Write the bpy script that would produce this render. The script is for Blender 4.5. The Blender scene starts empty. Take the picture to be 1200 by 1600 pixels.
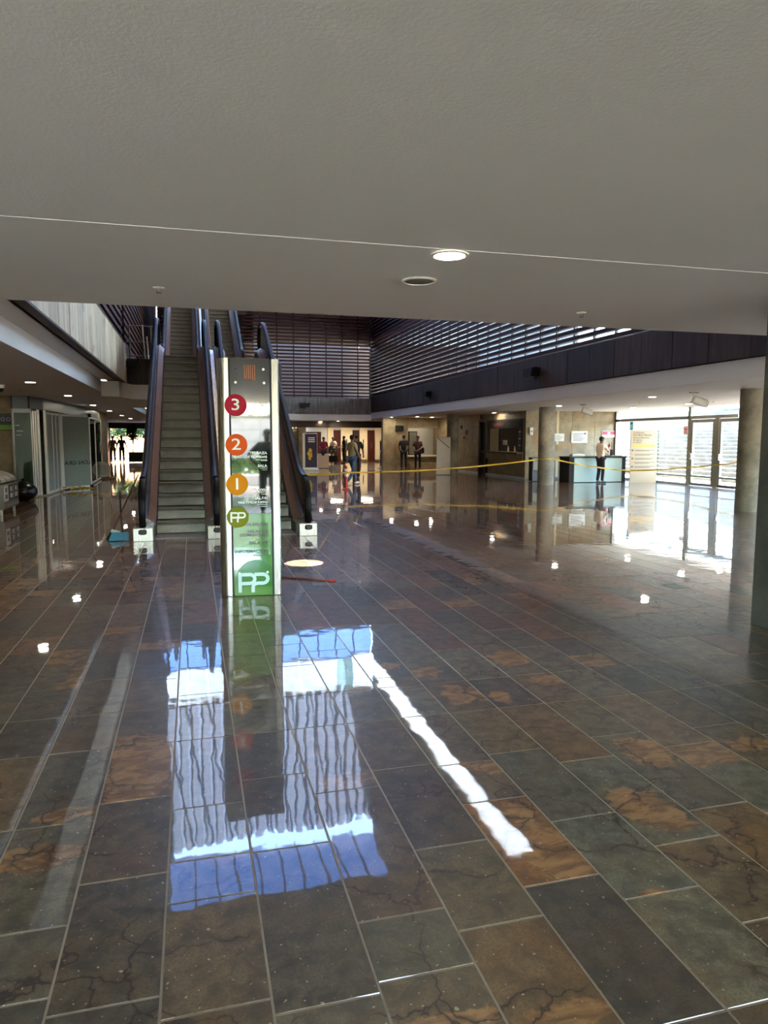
import bpy, math, random
from mathutils import Vector, Matrix
R = math.radians
random.seed(7)
SC = bpy.context.scene
COL = SC.collection

# ------------------------------------------------------------------ camera
CAM_H = 1.55
cam = bpy.data.cameras.new('camera')
cam.sensor_fit = 'HORIZONTAL'
cam.sensor_width = 36.0
cam.lens = 36.0 * 1107.5 / 1200.0
cam.clip_start = 0.05
cam.clip_end = 500
camo = bpy.data.objects.new('camera', cam)
COL.objects.link(camo)
YAW, PIT, ROL = 0.262809, 0.103031, 0.00163
fw = Vector((math.sin(YAW) * math.cos(PIT), math.cos(YAW) * math.cos(PIT), -math.sin(PIT)))
rt = Vector((math.cos(YAW), -math.sin(YAW), 0))
up = rt.cross(fw)
r2 = math.cos(ROL) * rt + math.sin(ROL) * up
u2 = -math.sin(ROL) * rt + math.cos(ROL) * up
mw = Matrix((r2, u2, -fw)).transposed().to_4x4()
mw.translation = Vector((0, 0, CAM_H))
camo.matrix_world = mw
SC.camera = camo

# ------------------------------------------------------------------ sky, sun, exposure
w = bpy.data.worlds.new('world')
SC.world = w
w.use_nodes = True
wn = w.node_tree
wn.nodes.clear()
sky = wn.nodes.new('ShaderNodeTexSky')
sky.sky_type = 'NISHITA'
sky.sun_disc = False
sky.sun_elevation = R(50)
sky.sun_rotation = R(169)
sky.air_density = 1.0
sky.dust_density = 0.6
sky.ozone_density = 1.6
bg = wn.nodes.new('ShaderNodeBackground')
bg.inputs['Strength'].default_value = 0.42
wo = wn.nodes.new('ShaderNodeOutputWorld')
wn.links.new(sky.outputs[0], bg.inputs['Color'])
wn.links.new(bg.outputs[0], wo.inputs['Surface'])
SUN_DIR = Vector((0.12, -0.62, 0.77)).normalized()
sl = bpy.data.lights.new('sun', 'SUN')
sl.energy = 12.0
sl.angle = R(0.6)
sl.color = (1.0, 0.94, 0.87)
so = bpy.data.objects.new('sun', sl)
so.rotation_euler = (-SUN_DIR).to_track_quat('-Z', 'Y').to_euler()
COL.objects.link(so)
SC.view_settings.view_transform = 'Standard'
SC.view_settings.look = 'None'
SC.view_settings.gamma = 1.0
SC.view_settings.use_curve_mapping = False
SC.view_settings.exposure = 3.6
try:
    SC.cycles.max_bounces = 10
    SC.cycles.diffuse_bounces = 6
    SC.cycles.glossy_bounces = 5
    SC.cycles.transmission_bounces = 6
    SC.cycles.transparent_max_bounces = 12
    SC.cycles.sample_clamp_indirect = 6.0
    SC.cycles.caustics_reflective = False
    SC.cycles.caustics_refractive = False
except Exception:
    pass


# ------------------------------------------------------------------ materials
def lin(c):
    out = []
    for v in c[:3]:
        v = v / 255.0
        out.append(v / 12.92 if v <= 0.04045 else ((v + 0.055) / 1.055) ** 2.4)
    return (out[0], out[1], out[2], 1.0)


class NT:
    def __init__(self, name):
        self.m = bpy.data.materials.new(name)
        self.m.use_nodes = True
        self.t = self.m.node_tree
        self.t.nodes.clear()
        self.out = self.t.nodes.new('ShaderNodeOutputMaterial')

    def n(self, typ, **kw):
        nd = self.t.nodes.new(typ)
        for k, v in kw.items():
            setattr(nd, k, v)
        return nd

    def l(self, a, b):
        self.t.links.new(a, b)

    def pri(self, col=None, rough=0.5, metal=0.0, spec=0.5):
        p = self.n('ShaderNodeBsdfPrincipled')
        if col is not None:
            p.inputs['Base Color'].default_value = col
        p.inputs['Roughness'].default_value = rough
        p.inputs['Metallic'].default_value = metal
        p.inputs['Specular IOR Level'].default_value = spec
        self.l(p.outputs[0], self.out.inputs['Surface'])
        return p

    def math(self, op, a, b=None, clamp=False):
        nd = self.n('ShaderNodeMath', operation=op, use_clamp=clamp)
        for i, v in enumerate((a, b)):
            if v is None:
                continue
            if isinstance(v, (int, float)):
                nd.inputs[i].default_value = v
            else:
                self.l(v, nd.inputs[i])
        return nd.outputs[0]

    def mix(self, fac, a, b, typ='MIX'):
        nd = self.n('ShaderNodeMix', data_type='RGBA', blend_type=typ)
        for i, v in ((0, fac), (6, a), (7, b)):
            if isinstance(v, (int, float)):
                nd.inputs[i].default_value = v
            elif isinstance(v, tuple):
                nd.inputs[i].default_value = v
            else:
                self.l(v, nd.inputs[i])
        return nd.outputs[2]

    def noise(self, vec, scale, detail=2.0, rough=0.5, dist=0.0):
        nd = self.n('ShaderNodeTexNoise')
        nd.inputs['Scale'].default_value = scale
        nd.inputs['Detail'].default_value = detail
        nd.inputs['Roughness'].default_value = rough
        nd.inputs['Distortion'].default_value = dist
        if vec is not None:
            self.l(vec, nd.inputs['Vector'])
        return nd.outputs['Fac']

    def ramp(self, fac, lo, hi):
        nd = self.n('ShaderNodeMapRange', interpolation_type='SMOOTHSTEP')
        self.l(fac, nd.inputs[0])
        nd.inputs[1].default_value = lo
        nd.inputs[2].default_value = hi
        return nd.outputs[0]

    def bump(self, h, strength, distance):
        b = self.n('ShaderNodeBump')
        b.inputs['Strength'].default_value = strength
        b.inputs['Distance'].default_value = distance
        self.l(h, b.inputs['Height'])
        return b.outputs[0]

    def pos(self, scale=None):
        g = self.n('ShaderNodeNewGeometry')
        if scale is None:
            return g.outputs['Position']
        m = self.n('ShaderNodeMapping')
        m.inputs['Scale'].default_value = scale
        self.l(g.outputs['Position'], m.inputs['Vector'])
        return m.outputs[0]


MATS = {}


def plain(name, c, rough=0.5, metal=0.0, var=0.08, scale=8.0, bump=0.0, spec=0.5):
    """Solid paint, metal, cloth, rubber: one colour with slight mottling."""
    if name in MATS:
        return MATS[name]
    t = NT(name)
    p = t.pri(None, rough, metal, spec)
    tc = t.n('ShaderNodeTexCoord')
    f = t.noise(tc.outputs['Object'], scale, 3.0)
    c0 = lin(c)
    a = tuple(x * (1 - var) for x in c0[:3]) + (1,)
    b = tuple(min(1, x * (1 + var)) for x in c0[:3]) + (1,)
    t.l(t.mix(f, a, b), p.inputs['Base Color'])
    if bump:
        t.l(t.bump(f, 0.4, bump), p.inputs['Normal'])
    MATS[name] = t.m
    return t.m


def emis(name, c, s):
    if name in MATS:
        return MATS[name]
    t = NT(name)
    e = t.n('ShaderNodeEmission')
    e.inputs['Color'].default_value = lin(c)
    e.inputs['Strength'].default_value = s
    t.l(e.outputs[0], t.out.inputs['Surface'])
    MATS[name] = t.m
    return t.m


def glassy(name, tint, ior=1.5, base=0.0, rough=0.0):
    """Thin pane: tinted see-through with a Fresnel mirror on top."""
    if name in MATS:
        return MATS[name]
    t = NT(name)
    tr = t.n('ShaderNodeBsdfTransparent')
    tr.inputs['Color'].default_value = tint
    gl = t.n('ShaderNodeBsdfGlossy')
    gl.inputs['Roughness'].default_value = rough
    lw_ = t.n('ShaderNodeLayerWeight')
    lw_.inputs['Blend'].default_value = 0.5
    f0 = ((ior - 1) / (ior + 1)) ** 2 + base
    f = t.math('ADD', t.math('MULTIPLY', t.math('POWER', lw_.outputs['Facing'], 5.0), 1 - f0), f0, True)
    mx = t.n('ShaderNodeMixShader')
    t.l(f, mx.inputs[0])
    t.l(tr.outputs[0], mx.inputs[1])
    t.l(gl.outputs[0], mx.inputs[2])
    t.l(mx.outputs[0], t.out.inputs['Surface'])
    MATS[name] = t.m
    return t.m


def frosted(name, col, trans=0.6):
    if name in MATS:
        return MATS[name]
    t = NT(name)
    tl = t.n('ShaderNodeBsdfTranslucent')
    tl.inputs['Color'].default_value = col
    df = t.n('ShaderNodeBsdfPrincipled')
    df.inputs['Base Color'].default_value = col
    df.inputs['Roughness'].default_value = 0.25
    mx = t.n('ShaderNodeMixShader')
    mx.inputs[0].default_value = 1 - trans
    t.l(tl.outputs[0], mx.inputs[1])
    t.l(df.outputs[0], mx.inputs[2])
    t.l(mx.outputs[0], t.out.inputs['Surface'])
    MATS[name] = t.m
    return t.m


def floor_mat():
    t = NT('polished_slate')
    p = t.pri(None, 0.42, 0.0, 0.25)
    pos = t.pos()
    at = t.n('ShaderNodeAttribute', attribute_name='tcol')
    ru = t.n('ShaderNodeAttribute', attribute_name='rust')
    big = t.noise(pos, 2.6, 5.0, 0.62)
    mid = t.noise(pos, 11.0, 6.0, 0.65, 0.4)
    fine = t.noise(pos, 95.0, 3.0, 0.7)
    # mottled slate
    dark = t.mix(1.0, at.outputs['Color'], (0.52, 0.52, 0.53, 1), 'MULTIPLY')
    lite = t.mix(1.0, at.outputs['Color'], (1.3, 1.28, 1.22, 1), 'MULTIPLY')
    c = t.mix(t.ramp(mid, 0.34, 0.66), dark, lite)
    warm = t.mix(1.0, at.outputs['Color'], (1.35, 1.02, 0.7, 1), 'MULTIPLY')
    c = t.mix(t.math('MULTIPLY', t.ramp(big, 0.5, 0.68), 0.55), c, warm)
    c = t.mix(t.math('MULTIPLY', t.ramp(fine, 0.42, 0.66), 0.6), c, dark)
    # rust patches: the attribute gives the patch, noise gives it a ragged edge
    rs = t.math('ADD', ru.outputs['Fac'], t.math('MULTIPLY', t.math('SUBTRACT', mid, 0.5), 0.9))
    rmask = t.ramp(rs, 0.45, 0.55)
    rpos = t.pos((3.0, 6.0, 1.0))
    rn = t.noise(rpos, 2.2, 5.0, 0.6, 1.2)
    rcol = t.mix(t.ramp(rn, 0.35, 0.65), lin((104, 70, 38)), lin((160, 118, 72)))
    c = t.mix(t.math('MULTIPLY', rmask, 0.85), c, rcol)
    # cracks and brown veins
    dn = t.n('ShaderNodeTexNoise')
    dn.inputs['Scale'].default_value = 3.2
    dn.inputs['Detail'].default_value = 5.0
    t.l(pos, dn.inputs['Vector'])
    vm = t.n('ShaderNodeVectorMath', operation='SCALE')
    t.l(dn.outputs['Color'], vm.inputs[0])
    vm.inputs['Scale'].default_value = 0.5
    va = t.n('ShaderNodeVectorMath', operation='ADD')
    t.l(pos, va.inputs[0])
    t.l(vm.outputs[0], va.inputs[1])
    vo = t.n('ShaderNodeTexVoronoi', feature='DISTANCE_TO_EDGE')
    vo.inputs['Scale'].default_value = 2.1
    t.l(va.outputs[0], vo.inputs['Vector'])
    cmask = t.ramp(t.noise(pos, 1.9, 2.0), 0.44, 0.54)
    line = t.math('SUBTRACT', 1.0, t.ramp(vo.outputs['Distance'], 0.003, 0.013))
    halo = t.math('SUBTRACT', 1.0, t.ramp(vo.outputs['Distance'], 0.0, 0.05))
    c = t.mix(t.math('MULTIPLY', t.math('MULTIPLY', halo, cmask), 0.45), c, lin((74, 48, 30)))
    c = t.mix(t.math('MULTIPLY', t.math('MULTIPLY', line, cmask), 0.8), c, lin((34, 24, 18)))
    # pale nicks and grit
    sp = t.noise(pos, 60.0, 1.0, 0.4)
    c = t.mix(t.math('MULTIPLY', t.ramp(sp, 0.71, 0.76), 0.55), c, lin((190, 178, 150)))
    t.l(c, p.inputs['Base Color'])
    t.l(t.bump(t.math('ADD', mid, t.math('MULTIPLY', fine, 0.3)), 0.35, 0.004), p.inputs['Normal'])
    # clear wet polish with a slightly uneven surface
    p.inputs['Coat Weight'].default_value = 1.0
    p.inputs['Coat Roughness'].default_value = 0.025
    p.inputs['Coat IOR'].default_value = 1.68
    wv = t.noise(pos, 3.6, 1.5, 0.45)
    wv2 = t.noise(pos, 13.0, 1.0, 0.4)
    h = t.math('ADD', wv, t.math('MULTIPLY', wv2, 0.12))
    t.l(t.bump(h, 1.0, 0.0011), p.inputs['Coat Normal'])
    return t.m


def stone_mat(name, c1, c2, stain, scale=(9, 9, 0.8), rough=0.6, sm=0.5, rand=0.35):
    """Cladding stone with vertical weathering; each slab its own shade."""
    t = NT(name)
    p = t.pri(None, rough)
    oi = t.n('ShaderNodeObjectInfo')
    pos = t.pos(scale)
    f = t.noise(pos, 1.0, 6.0, 0.65)
    g = t.noise(t.pos(), 1.7, 5.0, 0.6, 0.6)
    c = t.mix(t.ramp(f, 0.3, 0.72), lin(c1), lin(c2))
    c = t.mix(t.math('MULTIPLY', t.ramp(g, 0.5, 0.7), sm), c, lin(stain))
    k = t.math('ADD', t.math('MULTIPLY', oi.outputs['Random'], rand), 1.0 - rand * 0.55)
    cb = t.n('ShaderNodeCombineColor')
    for i in range(3):
        t.l(k, cb.inputs[i])
    c = t.mix(1.0, c, cb.outputs[0], 'MULTIPLY')
    t.l(c, p.inputs['Base Color'])
    t.l(t.bump(f, 0.3, 0.004), p.inputs['Normal'])
    return t.m


def brushed(name, c, rough=0.28, axis=(60, 60, 1.5)):
    t = NT(name)
    p = t.pri(lin(c), rough, 1.0)
    tc = t.n('ShaderNodeTexCoord')
    m = t.n('ShaderNodeMapping')
    m.inputs['Scale'].default_value = axis
    t.l(tc.outputs['Object'], m.inputs['Vector'])
    f = t.noise(m.outputs[0], 1.0, 3.0)
    mr = t.n('ShaderNodeMapRange')
    t.l(f, mr.inputs[0])
    mr.inputs[3].default_value = rough * 0.75
    mr.inputs[4].default_value = rough * 1.3
    t.l(mr.outputs[0], p.inputs['Roughness'])
    t.l(t.bump(f, 0.12, 0.002), p.inputs['Normal'])
    return t.m


def concrete(name, c, c2):
    t = NT(name)
    p = t.pri(None, 0.7)
    pos = t.pos()
    f = t.noise(pos, 2.2, 8.0, 0.65)
    g = t.noise(pos, 38.0, 2.0, 0.5)
    c_ = t.mix(t.ramp(f, 0.32, 0.7), lin(c), lin(c2))
    c_ = t.mix(t.math('MULTIPLY', t.ramp(g, 0.62, 0.72), 0.35), c_, lin((40, 38, 34)))
    t.l(c_, p.inputs['Base Color'])
    t.l(t.bump(g, 0.3, 0.004), p.inputs['Normal'])
    return t.m


def plaster(name, c, grain=70.0, dist=0.004):
    t = NT(name)
    p = t.pri(None, 0.75)
    pos = t.pos()
    f = t.noise(pos, grain, 2.0, 0.5)
    g = t.noise(pos, 0.9, 4.0, 0.55)
    c0 = lin(c)
    t.l(t.mix(g, tuple(x * 0.94 for x in c0[:3]) + (1,), tuple(min(1, x * 1.05) for x in c0[:3]) + (1,)), p.inputs['Base Color'])
    t.l(t.bump(f, 0.35, dist), p.inputs['Normal'])
    return t.m


def wood(name, c1, c2, axis):
    t = NT(name)
    p = t.pri(None, 0.6, 0.0, 0.2)
    oi = t.n('ShaderNodeObjectInfo')
    f = t.noise(t.pos(axis), 1.0, 5.0, 0.6, 0.5)
    k = t.math('ADD', t.math('MULTIPLY', oi.outputs['Random'], 0.5), t.math('MULTIPLY', f, 0.6), True)
    t.l(t.mix(k, lin(c1), lin(c2)), p.inputs['Base Color'])
    return t.m


def ribbed(name, c):
    """Escalator step cleats: fine grooves across the width."""
    t = NT(name)
    p = t.pri(None, 0.42, 0.35)
    tc = t.n('ShaderNodeTexCoord')
    wv = t.n('ShaderNodeTexWave', wave_type='BANDS', bands_direction='X')
    wv.inputs['Scale'].default_value = 18.0
    t.l(tc.outputs['Object'], wv.inputs['Vector'])
    n_ = t.noise(t.pos((4, 4, 9)), 1.2, 4.0)
    c0 = lin(c)
    c_ = t.mix(n_, tuple(x * 0.6 for x in c0[:3]) + (1,), tuple(x * 1.35 for x in c0[:3]) + (1,))
    c_ = t.mix(t.math('MULTIPLY', wv.outputs['Fac'], 0.35), c_, (0.02, 0.02, 0.02, 1))
    t.l(c_, p.inputs['Base Color'])
    t.l(t.bump(wv.outputs['Fac'], 0.5, 0.004), p.inputs['Normal'])
    return t.m


def foliage(name, a, b):
    t = NT(name)
    p = t.pri(None, 0.5)
    f = t.noise(t.pos(), 9.0, 2.0)
    t.l(t.mix(t.ramp(f, 0.3, 0.7), lin(a), lin(b)), p.inputs['Base Color'])
    return t.m


M_FLOOR = floor_mat()
M_GROUT = plain('grout', (150, 138, 118), 0.5, scale=30)
M_CEIL = plaster('ceiling_plaster', (221, 221, 222))
M_WHITE = plaster('white_paint', (226, 224, 218), 40.0, 0.002)
M_STONE_L = stone_mat('weathered_pale_stone', (178, 162, 136), (216, 204, 182), (124, 108, 88))
M_STONE_D = stone_mat('brown_slate_cladding', (46, 33, 28), (70, 53, 45), (34, 25, 22), rand=0.6)
M_STONE_G = stone_mat('grey_slate_cladding', (92, 88, 84), (128, 124, 118), (60, 56, 54), rand=0.3)
M_STONE_B = stone_mat('beige_stone', (128, 112, 84), (166, 148, 116), (178, 122, 62), (3, 3, 3), 0.55, 0.55, 0.22)
M_SLAT = wood('dark_red_timber', (40, 18, 14), (72, 34, 27), (1.2, 1.2, 30))
M_POST = plain('black_steel', (26, 22, 21), 0.5)
M_BROWN = plain('brown_lacquered_metal', (118, 88, 77), 0.4, 0.0, 0.1, 4)
M_RUBBER = plain('black_rubber', (12, 12, 12), 0.42, 0.0, 0.1, spec=0.12)
M_STEEL = brushed('brushed_steel', (172, 170, 158))
M_CHROME = plain('polished_steel', (220, 222, 226), 0.12, 1.0, 0.03)
M_STEP = ribbed('step_cleats', (142, 139, 126))
M_GLASS = glassy('clear_glass', (0.9, 0.94, 0.92, 1), 1.5)
M_TGLASS = glassy('tinted_glass', (0.30, 0.31, 0.29, 1), 1.45, 0.0, 0.08)
M_GGLASS = glassy('green_glass', (0.62, 0.70, 0.66, 1), 1.5, 0.03)
M_FROST = frosted('frosted_glass', (0.72, 0.73, 0.72, 1), 0.85)
M_SKYTINT = glassy('sky_tint_glass', (0.33, 0.39, 0.50, 1), 1.5)  # blue-grey tint put in to dim and deepen the sky behind the panes
M_FROSTR = frosted('added_roof_glass', (0.30, 0.26, 0.21, 1), 0.75)  # for the added roof panes; warm tint put in to colour the atrium light
M_FROSTG = frosted('pale_green_glass', (0.62, 0.78, 0.76, 1), 0.35)
M_CONC = concrete('concrete', (104, 98, 86), (146, 138, 122))
M_CONCD = concrete('dark_concrete', (44, 46, 40), (70, 71, 62))
M_PALE = plain('pale_wall', (222, 206, 172), 0.7, scale=2)
M_PALEG = plain('pale_grey_wall', (205, 205, 205), 0.7, scale=2)
M_DOORRED = wood('red_brown_door', (46, 16, 11), (74, 28, 20), (12, 12, 0.8))
M_DARK = plain('dark_wall', (30, 26, 23), 0.8)
M_DBROWN = plain('dark_brown_panel', (58, 42, 32), 0.6)
M_WPLAST = plain('white_plastic', (226, 224, 216), 0.4)
M_BPLAST = plain('black_plastic', (18, 18, 19), 0.45)
M_GPLAST = plain('grey_plastic', (120, 118, 110), 0.5)
M_LIT = emis('lamp_diffuser', (255, 244, 220), 20.0)
M_LEAF = foliage('leaf_green', (48, 86, 22), (132, 168, 60))
M_LEAFD = foliage('dark_leaf', (26, 44, 18), (60, 84, 36))
M_EXT = concrete('pale_paving', (160, 155, 145), (186, 181, 172))
M_EXTR = concrete('grey_paving', (126, 123, 116), (150, 146, 138))
M_STEPW = concrete('pale_step_concrete', (104, 103, 100), (128, 127, 123))
M_EXTW = concrete('white_concrete', (205, 205, 203), (230, 230, 228))
M_ORANGE = plain('orange_render', (150, 104, 62), 0.8)
M_LEAFO = foliage('shrub_leaf', (22, 46, 10), (70, 98, 28))


# ------------------------------------------------------------------ mesh helpers
class MB:
    def __init__(s):
        s.v, s.f = [], []

    def add(s, vs, fs):
        o = len(s.v)
        s.v += [tuple(v) for v in vs]
        s.f += [tuple(i + o for i in f) for f in fs]
        return s

    def box(s, x0, x1, y0, y1, z0, z1):
        vs = [(x, y, z) for z in (z0, z1) for y in (y0, y1) for x in (x0, x1)]
        return s.add(vs, [(0, 2, 3, 1), (4, 5, 7, 6), (0, 1, 5, 4), (2, 6, 7, 3), (0, 4, 6, 2), (1, 3, 7, 5)])

    def rbox(s, x0, x1, y0, y1, z0, z1, b=0.01):
        def ring(i, z):
            return [(x0 + b + i, y0 + i, z), (x1 - b - i, y0 + i, z), (x1 - i, y0 + b + i, z), (x1 - i, y1 - b - i, z),
                    (x1 - b - i, y1 - i, z), (x0 + b + i, y1 - i, z), (x0 + i, y1 - b - i, z), (x0 + i, y0 + b + i, z)]
        rs = [ring(b * 0.7, z0), ring(0, z0 + b * 0.7), ring(0, z1 - b * 0.7), ring(b * 0.7, z1)]
        vs = sum(rs, [])
        fs = [tuple(range(7, -1, -1)), tuple(range(24, 32))]
        for k in range(3):
            for i in range(8):
                j = (i + 1) % 8
                fs.append((k * 8 + i, k * 8 + j, k * 8 + 8 + j, k * 8 + 8 + i))
        return s.add(vs, fs)

    def prism(s, poly, axis, a, b):
        """Polygon extruded from a to b. axis 'x': poly is (y,z); 'y': (x,z); 'z': (x,y)."""
        def P(p, t):
            return {'x': (t, p[0], p[1]), 'y': (p[0], t, p[1]), 'z': (p[0], p[1], t)}[axis]
        n = len(poly)
        vs = [P(p, a) for p in poly] + [P(p, b) for p in poly]
        fs = [tuple(range(n - 1, -1, -1)), tuple(range(n, 2 * n))]
        fs += [(i, (i + 1) % n, n + (i + 1) % n, n + i) for i in range(n)]
        return s.add(vs, fs)

    def lathe(s, prof, c=(0, 0, 0), n=24, cap=True):
        vs = []
        for r, z in prof:
            for i in range(n):
                a = 2 * math.pi * i / n
                vs.append((c[0] + r * math.cos(a), c[1] + r * math.sin(a), c[2] + z))
        fs = []
        for k in range(len(prof) - 1):
            for i in range(n):
                j = (i + 1) % n
                fs.append((k * n + i, k * n + j, (k + 1) * n + j, (k + 1) * n + i))
        if cap:
            fs.append(tuple(range(n - 1, -1, -1)))
            fs.append(tuple(range((len(prof) - 1) * n, len(prof) * n)))
        return s.add(vs, fs)

    def tube(s, pts, r, n=8, ry=None, upv=(0, 0, 1)):
        pts = [Vector(p) for p in pts]
        rr = r if isinstance(r, (list, tuple)) else [r] * len(pts)
        vs, fs = [], []
        U = Vector(upv)
        for i, p in enumerate(pts):
            d = (pts[min(i + 1, len(pts) - 1)] - pts[max(i - 1, 0)])
            d = d.normalized() if d.length > 1e-9 else Vector((0, 0, 1))
            side = d.cross(U)
            if side.length < 1e-4:
                side = d.cross(Vector((1, 0, 0)))
            side.normalize()
            nn = side.cross(d).normalized()
            for k in range(n):
                a = 2 * math.pi * k / n
                vs.append(p + side * math.cos(a) * rr[i] + nn * math.sin(a) * (rr[i] if ry is None else ry))
        for i in range(len(pts) - 1):
            for k in range(n):
                j = (k + 1) % n
                fs.append((i * n + k, i * n + j, (i + 1) * n + j, (i + 1) * n + k))
        m = len(pts) - 1
        fs.append(tuple(range(n - 1, -1, -1)))
        fs.append(tuple(range(m * n, m * n + n)))
        return s.add(vs, fs)

    def ribbon(s, pts, wdt, thick=0.0012, wave=0.0):
        """Flat band standing on edge along pts (barrier tape)."""
        pts = [Vector(p) for p in pts]
        vs, fs = [], []
        for i, p in enumerate(pts):
            d = (pts[min(i + 1, len(pts) - 1)] - pts[max(i - 1, 0)])
            sd = Vector((-d.y, d.x, 0))
            sd = sd.normalized() * thick if sd.length > 1e-9 else Vector((thick, 0, 0))
            tw = math.sin(i * 1.7) * wave
            lean = sd.normalized() * tw
            for a, b in ((-1, -1), (1, -1), (1, 1), (-1, 1)):
                vs.append(p + sd * a + Vector((0, 0, wdt / 2 * b)) + lean * b)
        for i in range(len(pts) - 1):
            for k in range(4):
                j = (k + 1) % 4
                fs.append((i * 4 + k, i * 4 + j, i * 4 + 4 + j, i * 4 + 4 + k))
        m = len(pts) - 1
        fs += [(3, 2, 1, 0), (m * 4, m * 4 + 1, m * 4 + 2, m * 4 + 3)]
        return s.add(vs, fs)

    def ball(s, c, r, n=12, m=8, sq=(1, 1, 1)):
        prof = [(max(1e-4, math.sin(math.pi * k / m)) * r, -math.cos(math.pi * k / m) * r) for k in range(m + 1)]
        t = MB().lathe(prof, (0, 0, 0), n)
        return s.add([(c[0] + v[0] * sq[0], c[1] + v[1] * sq[1], c[2] + v[2] * sq[2]) for v in t.v], t.f)

    def xf(s, mat):
        s.v = [tuple(mat @ Vector(v)) for v in s.v]
        return s

    def mesh(s, name, mat):
        me = bpy.data.meshes.new(name)
        me.from_pydata(s.v, [], s.f)
        me.materials.append(mat)
        me.update()
        return me


def obj(name, mb, mat, parent=None, loc=(0, 0, 0), rotz=0.0, smooth=False, kind=None, label=None):
    me = mb if isinstance(mb, bpy.types.Mesh) else mb.mesh(name, mat)
    if smooth:
        try:
            me.shade_smooth()
            me.set_sharp_from_angle(angle=R(40))
        except Exception:
            pass
    o = bpy.data.objects.new(name, me)
    COL.objects.link(o)
    o.location = loc
    o.rotation_euler = (0, 0, rotz)
    if parent is not None:
        o.parent = parent
    if kind:
        o['kind'] = kind
    if label:
        o['label'] = label
    return o


def struct(name, mb, mat, **kw):
    return obj(name, mb, mat, kind='structure', **kw)


def sempty(name, loc=(0, 0, 0)):
    o = bpy.data.objects.new(name, None)
    COL.objects.link(o)
    o.location = loc
    o['kind'] = 'structure'
    return o


def thing(name, label, cat, loc=(0, 0, 0), rotz=0.0, group=None):
    o = bpy.data.objects.new(name, None)
    COL.objects.link(o)
    o.location = loc
    o.rotation_euler = (0, 0, rotz)
    o.empty_display_size = 0.1
    tag(o, label, cat, group)
    return o


def tag(o, label, cat, group=None):
    o['label'] = label
    o['category'] = cat
    if group:
        o['group'] = group
    return o


KIDS = {}


def dup(root, loc, rotz, label, group=None):
    r = root.copy()
    COL.objects.link(r)
    r.location = loc
    r.rotation_euler = (0, 0, rotz)
    r['label'] = label
    if group:
        r['group'] = group
    for ch in list(root.children):
        c = ch.copy()
        COL.objects.link(c)
        c.parent = r
        for g in list(ch.children):
            d = g.copy()
            COL.objects.link(d)
            d.parent = c
    return r


def text(name, s, size, mat, parent, loc, rot, align='LEFT', ext=0.001, sx=1.0, bold=0.0):
    cu = bpy.data.curves.new(name, 'FONT')
    cu.body = s
    cu.size = size
    cu.align_x = align
    cu.align_y = 'CENTER'
    cu.extrude = ext
    cu.offset = bold
    cu.resolution_u = 3
    cu.materials.append(mat)
    tmp = bpy.data.objects.new(name, cu)
    COL.objects.link(tmp)
    me = bpy.data.meshes.new_from_object(tmp)
    bpy.data.objects.remove(tmp)
    o = bpy.data.objects.new(name, me)
    COL.objects.link(o)
    o.location = loc
    o.rotation_euler = rot
    o.scale = (sx, 1, 1)
    if parent is not None:
        o.parent = parent
    return o


FRONT = (R(90), 0, 0)          # text facing -Y, upright
FACE_L = (R(90), 0, R(-90))    # text facing -X
FACE_R = (R(90), 0, R(90))     # text facing +X
ORD = ['nearest', 'second', 'third', 'fourth', 'fifth', 'sixth', 'seventh', 'eighth', 'ninth', 'tenth', 'eleventh', 'twelfth']

ZC = 2.62       # soffit height
YE = 6.2        # edge of the low ceiling over the camera
XR, XL, YF = 9.46, -1.56, 37.9   # atrium walls
ROOF = 21.0


# ================================================================== FLOOR: slate tiles in strips along the hall
def project(P):
    d = Vector(P) - Vector((0, 0, CAM_H))
    z = d.dot(fw)
    if z < 0.2:
        return None
    return (600 + 1107.5 * d.dot(r2) / z, 800 - 1107.5 * d.dot(u2) / z, z)


TX0, TW = -0.424, 0.29916
NEAR = {-1: [2.31, 2.96], 0: [1.93, 2.52, 3.09], 1: [1.84, 2.33, 2.57, 2.96], 2: [1.78, 2.56, 3.15], 3: [2.08, 2.94],
        4: [1.96, 2.42, 3.09], 5: [1.48, 2.11, 2.69, 3.05], 6: [1.48, 1.96, 2.47, 3.11], 7: [1.76, 2.21, 2.94],
        8: [2.40, 3.16], 9: [2.30, 2.96], 10: [2.55, 3.13]}
EXTRA = {-3: [4.75], -2: [4.64], -1: [4.76], 0: [4.66], 1: [4.33, 4.86], 5: [4.33], 6: [4.46]}
# rust patches (x, y, half width, half length) and tiles of a browner stone, as they lie in the real floor
RUST = [(-.27, 3.37, .17, .30), (-.30, 3.73, .17, .07), (1.27, 2.34, .10, .30), (1.34, 2.25, .12, .16), (-.60, 2.73, .2, .08), (-.52, 3.03, .16, .06),
        (2.15, 2.95, .13, .16), (2.32, 2.86, .12, .13), (2.50, 2.84, .14, .12), (2.70, 2.88, .13, .07), (1.80, 2.50, .13, .14), (1.86, 2.40, .10, .12),
        (1.52, 3.92, .09, .17), (1.66, 3.92, .10, .10), (1.76, 3.82, .06, .1), (1.46, 4.36, .10, .11), (2.13, 4.50, .13, .17), (2.20, 4.02, .13, .10),
        (2.67, 4.31, .14, .13), (.63, 3.03, .14, .08), (1.30, 2.98, .13, .06), (1.48, 1.96, .06, .03), (-.60, 6.05, .16, .2), (-.23, 7.4, .16, .3),
        (.64, 1.62, .16, .05), (.95, 1.60, .16, .04), (1.25, 4.55, .10, .08), (3.3, 2.75, .12, .1)]
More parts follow.
